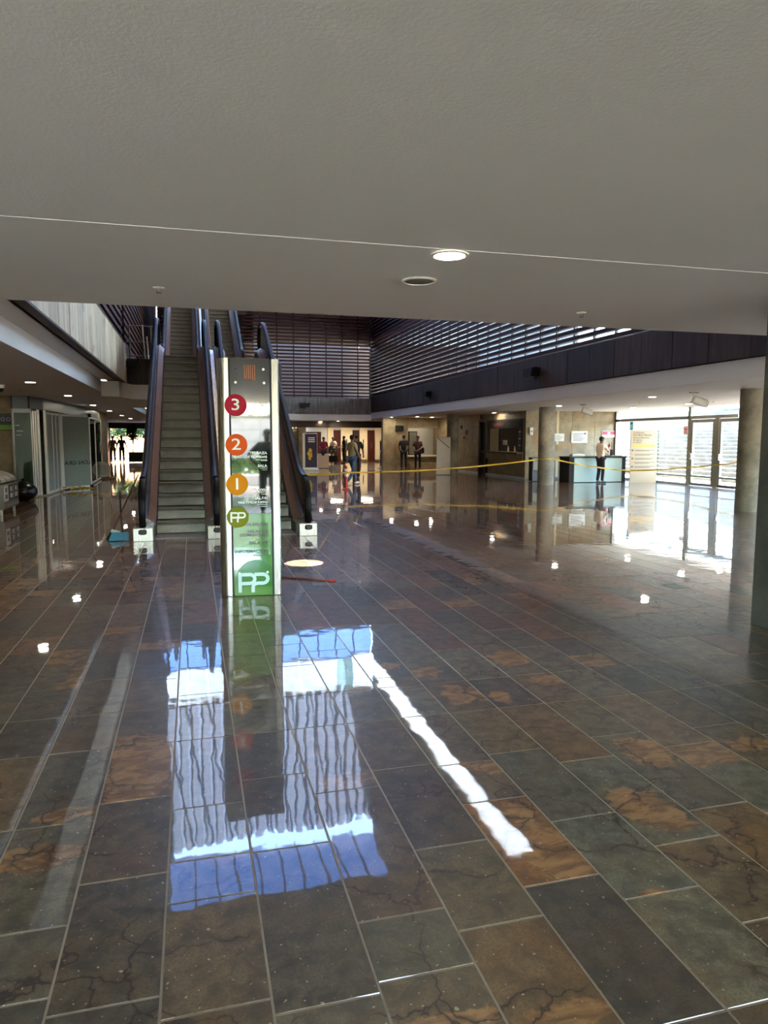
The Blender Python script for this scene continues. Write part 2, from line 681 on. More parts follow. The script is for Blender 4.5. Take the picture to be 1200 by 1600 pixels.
BROWN = [(-.27, 3.3, (104, 82, 56)), (1.98, 2.25, (104, 88, 64)), (.96, 1.84, (100, 84, 60)), (.62, 2.2, (94, 78, 56)), (1.27, 2.35, (116, 84, 50)),
         (.62, 2.6, (82, 70, 54)), (1.50, 2.30, (88, 92, 84)), (1.55, 1.80, (92, 92, 80)), (1.22, 1.80, (64, 62, 58)), (.62, 1.85, (74, 74, 62)),
         (1.60, 2.75, (84, 84, 74)), (1.95, 2.7, (88, 90, 80)), (-.25, 2.2, (78, 72, 60)), (.05, 2.05, (86, 76, 60)), (.32, 2.1, (74, 70, 60)),
         (-.6, 1.9, (70, 68, 60)), (.95, 2.2, (84, 78, 62)), (.35, 2.8, (72, 66, 56)), (.95, 2.7, (72, 64, 54)), (2.3, 2.2, (92, 84, 66)), (2.4, 2.6, (88, 90, 80)),
         (1.65, 3.3, (92, 82, 58)), (1.36, 3.3, (82, 74, 58)), (1.96, 3.3, (98, 82, 56)), (2.2, 3.3, (92, 86, 66))]
SHADES = [(86, 82, 70), (78, 76, 68), (92, 84, 68), (74, 70, 64), (96, 84, 66), (84, 74, 58), (70, 68, 62), (90, 88, 78)]
SHADES_FAR = [(100, 76, 60), (90, 70, 56), (104, 82, 66), (84, 66, 54), (110, 80, 58), (96, 72, 58)]
rnd = random.Random(11)


def rows_for(k):
    ys = [-9.0]
    y = -9.0
    near = NEAR.get(k, [rnd.uniform(2.2, 2.6), rnd.choice((2.96, 3.12))])
    while True:
        y += rnd.uniform(0.42, 0.85)
        if y > near[0] - 0.25:
            break
        ys.append(y)
    ys += near + [3.66, 4.15] + EXTRA.get(k, [])
    last = ys[-1]
    for gl in (6.96, 9.95, 12.95, 15.95, 18.95, 21.95, 24.95, 27.95, 30.95, 33.95, 36.95, 39.95, 42.95, 45.95, 48.95, 51.95, 55.0):
        y = last
        while True:
            y += rnd.uniform(0.45, 0.9)
            if y > gl - 0.3:
                break
            ys.append(y)
        ys.append(gl)
        last = gl
    return ys


tiles = []
for k in range(-19, 59):
    ys = rows_for(k)
    for a, b in zip(ys[:-1], ys[1:]):
        x0, x1 = TX0 + TW * k, TX0 + TW * (k + 1)
        area = 0
        cxy = project(((x0 + x1) / 2, (a + b) / 2, 0))
        if cxy and -80 < cxy[0] < 1280 and cxy[1] < 1720:
            pp = [project((x, y, 0)) for x, y in ((x0, max(a, 0.6)), (x1, max(a, 0.6)), (x1, b), (x0, b))]
            if all(pp):
                area = abs(sum(pp[i][0] * pp[(i + 1) % 4][1] - pp[(i + 1) % 4][0] * pp[i][1] for i in range(4))) / 2
        tiles.append([area, x0, x1, a, b])
tiles.sort(key=lambda t: -t[0])


def rustv(x, y, own):
    v = 0.0
    for bx, by, rx, ry in own:
        dx, dy = abs(x - bx) / rx, abs(y - by) / ry
        if dx < 2 and dy < 2:
            v = max(v, 1.0 - 0.5 * (dx ** 3 + dy ** 3) ** (1 / 3))
    return v


def tile_geo(t, nx, ny, V, F, C, RU):
    _, x0, x1, y0, y1 = t
    g, ch = 0.0028, 0.0022
    base = None
    for bx, by, c in BROWN:
        if x0 <= bx < x1 and y0 <= by < y1:
            base = c
    if base is None:
        far = min(1.0, max(0.0, (y0 - 4.0) / 4.0))
        base = rnd.choice(SHADES_FAR if rnd.random() < far else SHADES)
    c = lin(base)
    kk = rnd.uniform(0.88, 1.12)
    c = (c[0] * kk * 1.22, c[1] * kk * 1.03, c[2] * kk * .83, 1)
    rr = [0, 0, 0, 0]
    if y0 > 4.5 and rnd.random() < 0.13:
        rr = [rnd.choice((0.0, 0.35, 0.75)) for _ in range(4)]
    zz = [rnd.uniform(-0.00035, 0.00035) for _ in range(4)]
    o = len(V)
    X0, X1, Y0, Y1 = x0 + g + ch, x1 - g - ch, y0 + g + ch, y1 - g - ch
    own = [q for q in RUST if x0 <= q[0] < x1 and y0 <= q[1] < y1]
    for j in range(ny + 1):
        for i in range(nx + 1):
            u, v = i / nx, j / ny
            x, y = X0 + (X1 - X0) * u, Y0 + (Y1 - Y0) * v
            def bl(q):
                return q[0] * (1 - u) * (1 - v) + q[1] * u * (1 - v) + q[2] * u * v + q[3] * (1 - u) * v
            V.append((x, y, bl(zz)))
            C.append(c)
            RU.append(max(rustv(x, y, own) if own else 0.0, bl(rr)))
    for j in range(ny):
        for i in range(nx):
            a = o + j * (nx + 1) + i
            F.append((a, a + 1, a + nx + 2, a + nx + 1))
    # chamfered rim down into the joint
    rim = [o + i for i in range(nx + 1)] + [o + (j + 1) * (nx + 1) - 1 for j in range(1, ny + 1)]
    rim += [o + ny * (nx + 1) + i for i in range(nx - 1, -1, -1)] + [o + j * (nx + 1) for j in range(ny - 1, 0, -1)]
    p = len(V)
    for r in rim:
        x, y, _ = V[r]
        sx = -1 if x < (X0 + X1) / 2 else 1
        sy = -1 if y < (Y0 + Y1) / 2 else 1
        ex = sx * ch if (abs(x - X0) < 1e-6 or abs(x - X1) < 1e-6) else 0
        ey = sy * ch if (abs(y - Y0) < 1e-6 or abs(y - Y1) < 1e-6) else 0
        V.append((x + ex, y + ey, -0.004))
        C.append(c)
        RU.append(RU[r])
    n = len(rim)
    for i in range(n):
        j = (i + 1) % n
        F.append((rim[i], p + i, p + j, rim[j]))


def tile_mesh(name, V, F, C, RU):
    me = bpy.data.meshes.new(name)
    me.from_pydata(V, [], F)
    a = me.attributes.new('tcol', 'FLOAT_COLOR', 'POINT')
    a.data.foreach_set('color', [x for c in C for x in c])
    b = me.attributes.new('rust', 'FLOAT', 'POINT')
    b.data.foreach_set('value', RU)
    me.materials.append(M_FLOOR)
    me.update()
    return me


floor = struct('floor', MB().box(-6.5, 17.2, -9.0, 56.0, -0.2, -0.0022), M_GROUT)
for t in tiles[:299]:
    V, F, C, RU = [], [], [], []
    if t[4] < 9:
        tile_geo(t, 4, 8, V, F, C, RU)
    else:
        tile_geo(t, 1, 1, V, F, C, RU)
    obj('tile', tile_mesh('tile', V, F, C, RU), None, floor)
V, F, C, RU = [], [], [], []
for t in tiles[299:]:
    tile_geo(t, 1, 1, V, F, C, RU)
obj('tile_field', tile_mesh('tile_field', V, F, C, RU), None, floor, kind='stuff')

# ================================================================== CEILINGS
ceil = sempty('ceiling')
obj('ceiling_panel', MB().box(-6.3, 17.0, -8.6, 3.909, ZC, ZC + 0.5), M_CEIL, ceil)
obj('ceiling_panel', MB().box(-6.3, 17.0, 3.913, YE, ZC - 0.002, ZC + 0.5), M_CEIL, ceil)
# soffits of the galleries
cl = struct('ceiling_left', MB().box(-6.3, -2.02, YE, 53.0, ZC, 2.9), M_CEIL)
obj('soffit_recess', MB().box(-6.3, XL, YE, 17.8, 2.9, 3.02), M_WHITE, cl)
obj('soffit_return', MB().prism([(-2.02, 17.8), (-1.62, 17.8), (-1.42, 18.9), (2.3, 18.9), (2.3, 24.2), (-2.02, 24.2)], 'z', ZC - 0.1, 2.88), M_WHITE, cl)
cr = struct('ceiling_right', MB().box(XR, 17.0, YE, 56.0, ZC, 2.96), M_CEIL)
cf = struct('ceiling_far', MB().box(-2.02, XR, YF, 56.0, 2.52, 2.86), M_CEIL)

# ================================================================== ATRIUM WALLS
PITCH, Z0S, ZSOLID, ZTOPS = 0.18, 3.86, 6.56, 9.0


def stone_row(parent, edges, mat, mk, name='stone_panel'):
    for a, b in zip(edges[:-1], edges[1:]):
        obj(name, mk(a + 0.006, b - 0.006), mat, parent)


# right: grey soffit band, brown slate cladding, timber louvres
wr = struct('wall_right', MB().box(XR + 0.06, XR + 0.2, YE, YF, 2.965, 3.85), M_DARK)
ys = [YE]
for y in (7.3, 8.4, 9.45, 10.49, 11.55, 12.6, 13.64, 14.67, 15.72, 16.80, 17.88, 18.96, 19.98, 21.15, 22.4, 23.48):
    ys.append(y)
while ys[-1] < YF - 1.3:
    ys.append(ys[-1] + 1.06)
ys.append(YF)
stone_row(wr, ys, M_STONE_D, lambda a, b: MB().rbox(XR - 0.03 + random.uniform(-.006, .006), XR + 0.06, a, b, 2.975, 3.84, 0.006))
z = Z0S
while z < ZTOPS:
    obj('slat', MB().prism([(XR + 0.0, z + .02), (XR + 0.0, z + .115), (XR + .17, z + .12), (XR + .17, z + .025)], 'y', YE, YF - 0.02), M_SLAT, wr)
    z += PITCH
y = YE + 0.3
while y < YF:
    obj('post', MB().box(XR + 0.172, XR + 0.23, y - 0.035, y + 0.035, 3.85, ZTOPS), M_POST, wr)
    y += 0.94
struct('wall_right_upper', MB().box(XR, XR + 0.3, YE, YF, ZTOPS, 10.65).box(XR + 0.24, XR + 0.3, YE, YF, ZSOLID + .3, ZTOPS).box(XR, XR + 0.3, YE, YF, 11.85, ROOF), M_DARK)
cw = struct('window_1', MB().box(XR + 0.1, XR + 0.16, YE, YF, 10.65, 10.72), M_POST)
y = YE
while y < YF - 0.1:
    y2 = min(y + 1.98, YF)
    obj('frosted_pane', MB().box(XR + 0.1, XR + 0.12, y + 0.02, y2 - 0.02, 10.72, 11.85), M_FROST, cw)
    y = y2

# far: grey cladding, louvres, clear and frosted windows, pale fins up to the skylight
wf = struct('wall_far', MB().box(XL, XR, YF + 0.06, YF + 0.2, 2.86, 3.74), M_DARK)
xs = [XL]
while xs[-1] < XR - 1.1:
    xs.append(xs[-1] + 0.98)
xs.append(XR)
stone_row(wf, xs, M_STONE_G, lambda a, b: MB().rbox(a, b, YF - 0.03, YF + 0.06, 2.86, 3.72, 0.006))
z = 3.76
while z < ZTOPS:
    obj('slat', MB().prism([(YF, z + .02), (YF, z + .105), (YF + .12, z + .11), (YF + .12, z + .025)], 'x', XL, XR), M_SLAT, wf)
    z += PITCH
x = 0.05
while x < XR:
    obj('post', MB().box(x - 0.035, x + 0.035, YF + 0.122, YF + 0.18, 3.74, ZTOPS), M_POST, wf)
    x += 0.87
struct('wall_far_upper', MB().box(XL, XR, YF + 0.19, YF + 0.25, ZSOLID, ZTOPS).box(XL, 3.2, YF + 0.19, YF + 0.25, 3.74, ZTOPS).box(XL, XR, YF, YF + 0.25, 8.9, 9.05)
       .box(XL, XR, YF + 0.1, YF + 0.3, 12.35, 12.55).box(XL, XR, YF + 0.16, YF + 0.3, 12.5, 20.4), M_PALEG)
fw_ = struct('window_2', MB().box(XL, XR, YF, YF + 0.1, 10.55, 10.65), M_POST)
x = XL
while x < XR - 0.1:
    x2 = min(x + 1.0, XR)
    obj('pane', MB().box(x + .03, x2 - .03, YF + 0.03, YF + 0.05, 9.05, 10.55), M_SKYTINT, fw_)
    obj('frosted_pane', MB().box(x + .02, x2 - .02, YF + 0.03, YF + 0.05, 10.65, 12.35), M_FROSTG if int(x * 3) % 5 == 2 else M_FROST, fw_)
    obj('mullion', MB().box(x - .03, x + .03, YF, YF + 0.09, 9.05, 10.55), M_POST, fw_)
    x = x2
fin = sempty('wall_far_fins')
x = XL + 0.2
me_f = MB().rbox(-0.17, 0.17, YF - 0.3, YF + 0.15, 12.6, 20.4, 0.03).mesh('fin', plain('fin_grey', (176, 170, 162), .5, scale=2))
while x < XR:
    obj('fin', me_f, None, fin, loc=(x, 0, 0))
    x += 0.56
# pale wall behind the far louvres, in an open light shaft
struct('wall_far_shaft', MB().box(XL, 17.0, 40.4, 40.6, 2.9, 7.0), plain('shaft_wall', (112, 98, 90), .8, scale=2))
obj('corner_post', MB().box(XR - .06, XR + .24, YF - .06, YF + .2, 3.7, ZTOPS), M_POST, wf)

# left: pale weathered cladding with its underside showing, louvres above
wl = struct('wall_left', MB().box(XL - 0.16, XL - 0.06, YE, 18.9, 2.9, 3.85), M_DARK)
ys = [YE]
yy = YE
for d in (0.7, .62, .78, .66, .58, .82, .7, .64, .75, .6, .72, .66, .7, .62, .78, .66, .7, .7, .8):
    yy += d
    if yy < 18.6:
        ys.append(yy)
ys.append(18.9)
stone_row(wl, ys, M_STONE_L, lambda a, b: MB().rbox(XL - 0.06, XL + 0.03 + random.uniform(-.008, .006), a, b, 2.905, 3.84, 0.006))
y = YE
while y < 18.8:
    obj('soffit_slab', MB().box(XL - 0.09, XL + 0.03, y + .005, min(y + 3.1, 18.9) - .005, 2.875, 2.9), M_STONE_D, wl)
    y += 3.1
for a, b in ((YE, 18.6), (19.2, YF)):
    z = Z0S
    while z < ZTOPS:
        obj('slat', MB().prism([(XL - 0.02, z + .02), (XL - 0.02, z + .115), (XL - .1, z + .125), (XL - .1, z + .03)], 'y', a, b), M_SLAT, wl)
        z += PITCH * 1.05
for y in (18.75, 19.05, 21.5, 24.0, 27, 30, 33, 36):
    obj('post', MB().box(XL - 0.22, XL - .1, y - 0.1, y + 0.1, 3.85, ZTOPS), M_POST, wl)
struct('wall_left_upper', MB().box(XL - 0.5, XL - 0.3, YE, YF, 3.0, ROOF).box(XL - 0.4, XL, YE, YF, ZTOPS, ROOF).box(XL - 0.3, XL, 18.9, YF, 2.9, 3.85), M_DARK)
# landing between the escalator flights: dark stone front, floor behind
ld = struct('floor_landing', MB().box(XL - 0.3, 2.3, 19.0, 24.2, 2.88, 3.5), M_DBROWN)
for a, b in ((XL - .02, -1.2), (-1.2, -0.86)):
    obj('stone_panel', MB().rbox(a + .004, b - .004, 18.93, 19.0, 2.9, 3.52, 0.005), M_STONE_D, ld)
obj('stone_panel', MB().rbox(1.9, 2.3, 18.93, 19.0, 2.9, 3.52, 0.005), M_STONE_D, ld)
struct('floor_upper', MB().box(-0.9, 2.3, 30.8, YF, 6.7, 7.0), M_DBROWN)

# unseen near side of the atrium, built as a light blocker, and the roof
struct('wall_near_upper', MB().box(XL - .4, XR + .3, YE - 0.4, YE - 0.02, ZC + 0.5, ROOF), M_DARK)
rf = struct('roof', MB().box(XL - .4, XR + .3, YE - .4, YE, ROOF, ROOF + .3).box(XL, XR, 28.9, 29.05, ROOF - .1, ROOF + .3).box(XL - .4, XL, YE, YF, ROOF, ROOF + .3).box(XR, XR + .3, YE, YF, ROOF, ROOF + .3), M_DARK)
x = XL
while x < XR - 0.1:
    x2 = min(x + 1.1, XR)
    obj('skylight_pane', MB().box(x, x2, 29.0, YF, ROOF + .1, ROOF + .12), M_SKYTINT, rf)
    obj('added_roof_pane', MB().box(x, x2, YE - .01, 28.95, ROOF + .1, ROOF + .12), M_FROSTR, rf)  # unseen panes added to let more diffused daylight into the atrium
    obj('glazing_bar', MB().box(x - .04, x + .04, 29.0, YF, ROOF + .02, ROOF + .2).box(x - .04, x + .04, YE, 29.0, ROOF + .02, ROOF + .2), M_POST, rf)
    x = x2
struct('roof_right', MB().box(XR + 0.3, 17.3, YE - 14, 56, 9.0, 9.3).box(-6.6, XL - .5, -9, 53, 9.0, 9.3).box(-6.6, 17.3, -9, YE - .4, 9.0, 9.3), M_CEIL)
struct('wall_near_left', MB().box(-6.5, -6.3, 1.0, 53, -0.2, 9.3).box(-6.5, -6.3, -9, 1.0, ZC, 9.3), M_STONE_B)
wn6 = struct('added_window', MB().box(-6.45, -6.35, -9, 1.0, 2.5, ZC + .02), M_POST)  # unseen side window put in to bring daylight onto the low ceiling
for k in range(4):
    y = -9.0 + 2.5 * k
    obj('mullion', MB().box(-6.45, -6.35, y, y + .07, 0, 2.5), M_POST, wn6)
    obj('pane', MB().box(-6.41, -6.4, y + .07, y + 2.5, 0.0, 2.5), M_GLASS, wn6)
struct('wall_gallery_back', MB().box(16.8, 17.0, 29.0, 56, 2.9, 9.0), M_PALEG)
struct('wall_end', MB().box(-2.7, 17.2, 56.0, 56.2, 0, 9.0), M_DARK)

# ================================================================== PILLARS AND COLUMNS
pl = struct('pillar_near_right', MB().rbox(4.5, 5.3, 4.05, 4.85, 0, ZC, 0.012), M_CONCD)
for (x, y) in ((11.62, 21.95), (11.62, 12.75), (11.25, 30.0)):
    c_ = sempty('round_column', (x, y, 0))
    obj('shaft', MB().lathe([(0.27, 0), (0.27, 2.42), (0.272, ZC + .02)], n=40, cap=False), M_CONC, c_, smooth=True)
    for zz in (0.62, 1.25, 1.95, 2.35):
        obj('form_joint', MB().lathe([(0.2712, zz), (0.2722, zz + .004), (0.2712, zz + .008)], n=40, cap=False), M_CONC, c_, smooth=True)


def slabs(parent, axis, at, a0, a1, z0, z1, wd, ht, mat, face=-1, holes=(), thick=0.03):
    """Stone slabs on a wall plane; axis 'x': wall runs along x at y=at; 'y': runs along y at x=at."""
    nz = max(1, round((z1 - z0) / ht))
    na = max(1, round((a1 - a0) / wd))
    for i in range(nz):
        za, zb = z0 + (z1 - z0) * i / nz, z0 + (z1 - z0) * (i + 1) / nz
        for j in range(na):
            u, v = a0 + (a1 - a0) * j / na, a0 + (a1 - a0) * (j + 1) / na
            if any(u < h[1] - .01 and v > h[0] + .01 and za < h[3] - .01 and zb > h[2] + .01 for h in holes):
                continue
            p = random.uniform(-.003, .003)
            lo, hi = (at - thick + p, at) if face < 0 else (at, at + thick + p)
            m = MB().rbox(u + .003, v - .003, lo, hi, za + .002, zb - .002, .003) if axis == 'x' else MB().rbox(lo, hi, u + .003, v - .003, za + .002, zb - .002, .003)
            obj('stone_slab', m, mat, parent)


# beige stone wall behind the reception desk, and the ticket-window wall running back from it
wb = struct('wall_reception', MB().box(12.3, 16.25, 24.93, 25.2, 0, ZC), M_STONE_B)
slabs(wb, 'x', 24.93, 12.3, 16.25, 0.08, ZC, 0.98, 0.64, M_STONE_B)
struct('baseboard_reception', MB().box(12.27, 16.25, 24.87, 24.9, 0, 0.08), M_GPLAST)
wt = struct('wall_ticket', MB().box(12.34, 12.6, 29.4, 33.0, 0, ZC).box(12.34, 12.6, 24.93, 28.7, 0, 0.98).box(12.34, 12.6, 24.93, 25.1, 0.98, ZC).box(12.34, 12.6, 25.1, 29.4, 2.3, ZC), M_STONE_B)
slabs(wt, 'y', 12.33, 24.93, 33.0, 0.08, ZC, 0.9, 0.64, M_STONE_B, holes=((25.2, 29.35, 0.7, 2.35), (28.5, 29.4, 0, 2.35)))
struct('baseboard_ticket', MB().box(12.26, 12.3, 24.9, 28.6, 0, 0.08).box(12.26, 12.3, 29.5, 33, 0, .08), M_PALEG)
tw = thing('ticket_window', 'dark framed ticket window with lit back wall and wooden counter ledge', 'ticket window', (12.3, 27.2, 0))
obj('counter_ledge', MB().rbox(-0.28, 0.35, -2.15, 1.45, 0.96, 1.04, 0.01), M_DBROWN, tw)
obj('counter_front', MB().box(-0.035, 0.0, -2.1, 1.4, 0.72, 0.96), M_STONE_B, tw)
obj('frame', MB().box(-.05, .06, -2.15, -2.05, 1.04, 2.32).box(-.05, .06, 1.4, 1.5, 0.0, 2.32).box(-.05, .06, -2.15, 2.1, 2.28, 2.34), M_POST, tw)
obj('fascia_sign', MB().box(-.06, 0.02, -2.05, 1.2, 1.98, 2.28), M_DARK, tw, label='dark fascia board with worn red lettering over the opening')
text('fascia_letter_row', 'TAQUILLA', .19, plain('worn_red', (128, 44, 40), .6), tw, (-.065, .15, 2.12), FACE_L, 'CENTER', sx=1.2)
obj('back_wall', MB().box(1.3, 1.4, -2.3, 5.9, 0, ZC), M_PALE, tw)
obj('side_wall', MB().box(0.3, 1.4, 0.75, 0.85, 0, ZC), M_DARK, tw)
obj('price_board', MB().box(-.055, -.03, -2.05, -1.75, 1.05, 1.98), M_BPLAST, tw)
for i in range(6):
    obj('price_line', MB().box(-.06, -.055, -1.98, -1.83, 1.14 + i * .13, 1.2 + i * .13), M_PALEG if i % 2 else plain('print_blue', (70, 90, 140)), tw)
tag(obj('paper_notice', MB().box(12.66, 12.67, 27.35, 27.75, 1.3, 1.5), M_WPLAST), 'small white paper notice hung inside the ticket window', 'notice')
for i, y in enumerate((26.55, 25.95)):
    b = thing('bottle', ['pale bottle on the ticket counter, further from the entrance doors', 'pale bottle on the ticket counter, nearer the entrance doors'][i], 'bottle', (12.35, y, 1.04))
    obj('body', MB().lathe([(.035, 0), (.035, .13), (.014, .18), (.014, .2)], n=12), M_PALE, b, smooth=True)
    obj('cap', MB().lathe([(.016, .2), (.016, .225)], n=12), M_WPLAST, b, smooth=True)
dd = struct('door_1', MB().box(12.36, 12.42, 28.72, 29.38, 0, 2.3), M_DARK)
obj('door_frame', MB().box(12.26, 12.45, 28.62, 28.72, 0, 2.34).box(12.26, 12.45, 29.38, 29.48, 0, 2.34).box(12.26, 12.45, 28.62, 29.48, 2.3, 2.38), M_POST, dd)
obj('door_handle', MB().box(12.31, 12.36, 28.8, 28.83, 0.9, 1.2), M_CHROME, dd)
li = bpy.data.lights.new('ticket_lamp', 'AREA')
li.energy = 1.6
li.size = 0.6
li.color = (1, .82, .55)
lo = bpy.data.objects.new('ticket_lamp', li)
lo.location = (13.2, 26.0, 2.55)
COL.objects.link(lo)

# walls and hall under the far gallery
ws = struct('wall_far_stone', MB().box(9.4, 10.75, 35.2, 35.5, 0, ZC), M_STONE_B)
slabs(ws, 'x', 35.2, 9.4, 10.75, 0, ZC, 0.68, 0.88, M_STONE_B)
wc_ = struct('wall_counter', MB().box(10.75, 12.6, 35.2, 35.5, 0, 0.62).box(10.75, 12.6, 35.2, 35.5, 2.1, ZC).box(12.4, 12.6, 33.0, 35.2, 0, ZC).box(12.8, 13.0, 33.0, 56.0, 0, ZC), M_STONE_B)
obj('counter_ledge', MB().rbox(10.7, 12.45, 34.95, 35.6, 0.62, 0.70, .01), M_PALE, wc_)
obj('counter_step', MB().rbox(10.7, 12.45, 34.75, 35.2, 0.0, 0.32, .01), M_STONE_B, wc_)
obj('back_wall', MB().box(10.5, 12.8, 37.2, 37.3, 0, ZC), M_PALEG, wc_)
obj('inner_door', MB().box(11.35, 11.85, 37.1, 37.2, 0, 1.95), M_DARK, wc_)
obj('curtain_rail', MB().box(11.4, 11.8, 37.05, 37.1, 0.7, 1.9), M_GPLAST, wc_)
struct('wall_far_left', MB().box(3.6, 6.2, 40.0, 40.3, 0, ZC).box(3.6, 3.8, 30.6, 40, 0, ZC), M_STONE_B)
struct('trim_far_header', MB().box(4.9, 10.75, 39.9, 40.3, 2.18, 2.55), M_DBROWN)
# pale panelled end wall with red-brown doors
we = struct('wall_far_panels', MB().box(4.9, 14.5, 47.2, 47.4, 0, 2.52), M_PALEG)
for a, b in ((8.75, 9.15), (9.65, 10.45), (10.95, 11.5), (12.0, 12.6)):
    obj('wall_panel', MB().rbox(a + .01, b - .01, 47.1, 47.2, 0.12, 2.3, .01), M_PALE, we)
for a, b in ((9.18, 9.62), (10.48, 10.9), (11.53, 11.97)):
    p_ = obj('door_leaf', MB().rbox(a, b, 47.0, 47.2, 0, 2.12, .01), M_DOORRED, we)
    obj('door_pull', MB().box((a + b) / 2 - .02, (a + b) / 2 + .02, 46.96, 47.0, .9, 1.3), M_CHROME, p_)
obj('door_leaf', MB().rbox(6.5, 8.3, 47.0, 47.2, 0, 2.0, .01), M_DOORRED, we)
for x in (10.05, 11.2):
    obj('door_pull', MB().box(x - .03, x + .03, 47.05, 47.1, .9, 1.5), M_BPLAST, we)
obj('lit_sign', MB().box(6.6, 7.0, 46.9, 47.0, 2.05, 2.4), emis('lit_white', (240, 240, 240), 1.6), we, label='small lit white wall sign')

# ceiling-mounted lights of the far hall (unseen fittings, inferred from the warm light on the panels)
def ceiling_light(x, y, label, e=60, z=2.52):
    t = thing('ceiling_light', label, 'ceiling light', (x, y, z))
    obj('frame', MB().rbox(-.45, .45, -.12, .12, -.03, 0.0, .01), M_WPLAST, t)
    obj('diffuser', MB().box(-.41, .41, -.09, .09, -.034, -.03), emis('lamp_warm', (255, 232, 190), 1.5), t)
    a = bpy.data.lights.new('lamp', 'AREA')
    a.shape = 'RECTANGLE'
    a.size, a.size_y = .8, .18
    a.energy = e
    a.color = (1, .86, .64)
    ao = bpy.data.objects.new('lamp', a)
    ao.location = (x, y, z - .05)
    COL.objects.link(ao)


ceiling_light(9.0, 45.3, 'strip ceiling light in front of the red-brown doors, left one', 8)
ceiling_light(11.0, 45.3, 'strip ceiling light in front of the red-brown doors, right one', 8)
ceiling_light(11.6, 36.4, 'strip ceiling light over the inner counter of the far booth', .5, 2.58)

# right entrance: glazed doors
we2 = struct('window_3', MB().box(16.14, 16.26, 20.55, 24.9, 0, 0.06).box(16.14, 16.26, 18.3, 24.9, 2.22, 2.32).box(16.14, 16.26, 24.8, 24.93, 0, ZC)
             .box(16.14, 16.26, 20.45, 20.58, 0, ZC).box(16.16, 16.24, 20.58, 24.8, .28, .33), brushed('aluminium', (150, 146, 136), .4))
M_ALU = we2.data.materials[0]
obj('pane', MB().box(16.19, 16.2, 20.58, 24.8, 0.33, 2.22), M_GLASS, we2)
obj('pane', MB().box(16.19, 16.2, 20.58, 24.8, 0.06, 0.28), M_GLASS, we2)
obj('transom_pane', MB().box(16.19, 16.2, 20.58, 24.8, 2.32, ZC), M_GLASS, we2)
obj('transom_pane', MB().box(16.19, 16.2, 18.3, 20.45, 2.32, ZC), M_GLASS, we2)
for i, (a, b) in enumerate(((19.28, 20.42), (18.02, 19.1))):
    d = struct('door_%d' % (i + 2), MB().box(16.15, 16.23, a, a + .11, 0.02, 2.2).box(16.15, 16.23, b - .09, b, 0.02, 2.2).box(16.15, 16.23, a + .11, b - .09, 2.1, 2.2)
               .box(16.15, 16.23, a + .11, b - .09, 0.02, 0.1).box(16.15, 16.23, a + .11, b - .09, .3, .35), M_ALU)
    obj('pane', MB().box(16.185, 16.195, a + .11, b - .09, 0.35, 2.1), M_GLASS, d)
    obj('kick_pane', MB().box(16.185, 16.195, a + .11, b - .09, 0.1, 0.3), M_GLASS, d)
    obj('push_bar', MB().tube([(16.1, a + .05, 0.93), (16.1, b - .05, .93)], .016), M_CHROME, d, smooth=True)
    obj('lock_plate', MB().rbox(16.1, 16.15, b - .1, b - .02, .88, 1.08, .008), M_CHROME, d)
struct('door_frame_right', MB().box(16.13, 16.27, 19.1, 19.28, 0, 2.22).box(16.13, 16.27, 17.85, 18.0, 0, ZC).box(16.13, 16.27, 20.42, 20.5, 0, 2.32), M_ALU)
wg = struct('window_4', MB().box(16.14, 16.26, -8.8, 17.85, 2.3, ZC), M_ALU)
y = -8.8
while y < 17.5:
    y2 = min(y + 2.2, 17.85)
    obj('mullion', MB().box(16.14, 16.26, y - .04, y + .04, 0, 2.3), M_ALU, wg)
    obj('pane', MB().box(16.19, 16.2, y + .04, y2 - .04, 0.02, 2.3), M_GLASS, wg)
    y = y2
# outside: canopy, white steps rising away, paving, trees
struct('ground_outside', MB().box(-60, 90, -60, -9.0, -0.3, -0.02).box(-60, -6.5, -9, 56.2, -.3, -.02).box(-6.5, -2.6, 52.3, 56.2, -.3, -.02), M_EXT)
st = sempty('steps_outside')
me_s = MB().rbox(0, 0.42, -4, 32, -0.2, 0.0, .015).mesh('step', M_STEPW)
for i in range(20):
    obj('step', me_s, None, st, loc=(18.9 + i * .38, 0, 0.155 * (i + 1)))
obj('plateau', MB().box(26.4, 60, -6, 40, -.3, 0.155 * 20 - .01), M_STEPW, st)

struct('ground_outside_right', MB().box(17.2, 90, -9, 90, -0.3, -0.02).box(-60, 17.2, 56.2, 110, -0.3, -.02), M_EXTR)
# far-left exit: dark header, daylight beyond
struct('wall_exit', MB().box(-6.3, .7, 52.0, 52.25, 2.22, ZC).box(-6.3, -5.45, 52.0, 52.25, 0, ZC).box(-2.2, .7, 52, 52.25, 0, ZC).box(.5, .7, 24.2, 52, 0, ZC), M_DBROWN)
struct('wall_left_corridor', MB().box(-6.3, -5.5, 32.9, 52, 0, ZC), M_STONE_B)
pb = struct('pillar_beige', MB().rbox(-4.3, -3.55, 29.6, 32.9, 0, ZC, .02), M_STONE_B)
struct('wall_outside_orange', MB().box(-14, 4, 66, 66.4, 0, 5.5), M_ORANGE)

# ================================================================== ESCALATORS
ER, EF, ERUN = 3.5, 0.5, 3.5 / math.tan(R(30))
EEND = EF + ERUN + 0.85


def sweep(path, sec, closed=True):
    """Section (x, dz) carried along path (y, z)."""
    m = MB()
    n = len(sec)
    vs = [(sx, y, z + dz) for (y, z) in path for (sx, dz) in sec]
    fs = []
    for i in range(len(path) - 1):
        for k in range(n if closed else n - 1):
            j = (k + 1) % n
            fs.append((i * n + k, i * n + j, (i + 1) * n + j, (i + 1) * n + k))
    fs.append(tuple(range(n - 1, -1, -1)))
    m_ = len(path) - 1
    fs.append(tuple(range(m_ * n, m_ * n + n)))
    return m.add(vs, fs)


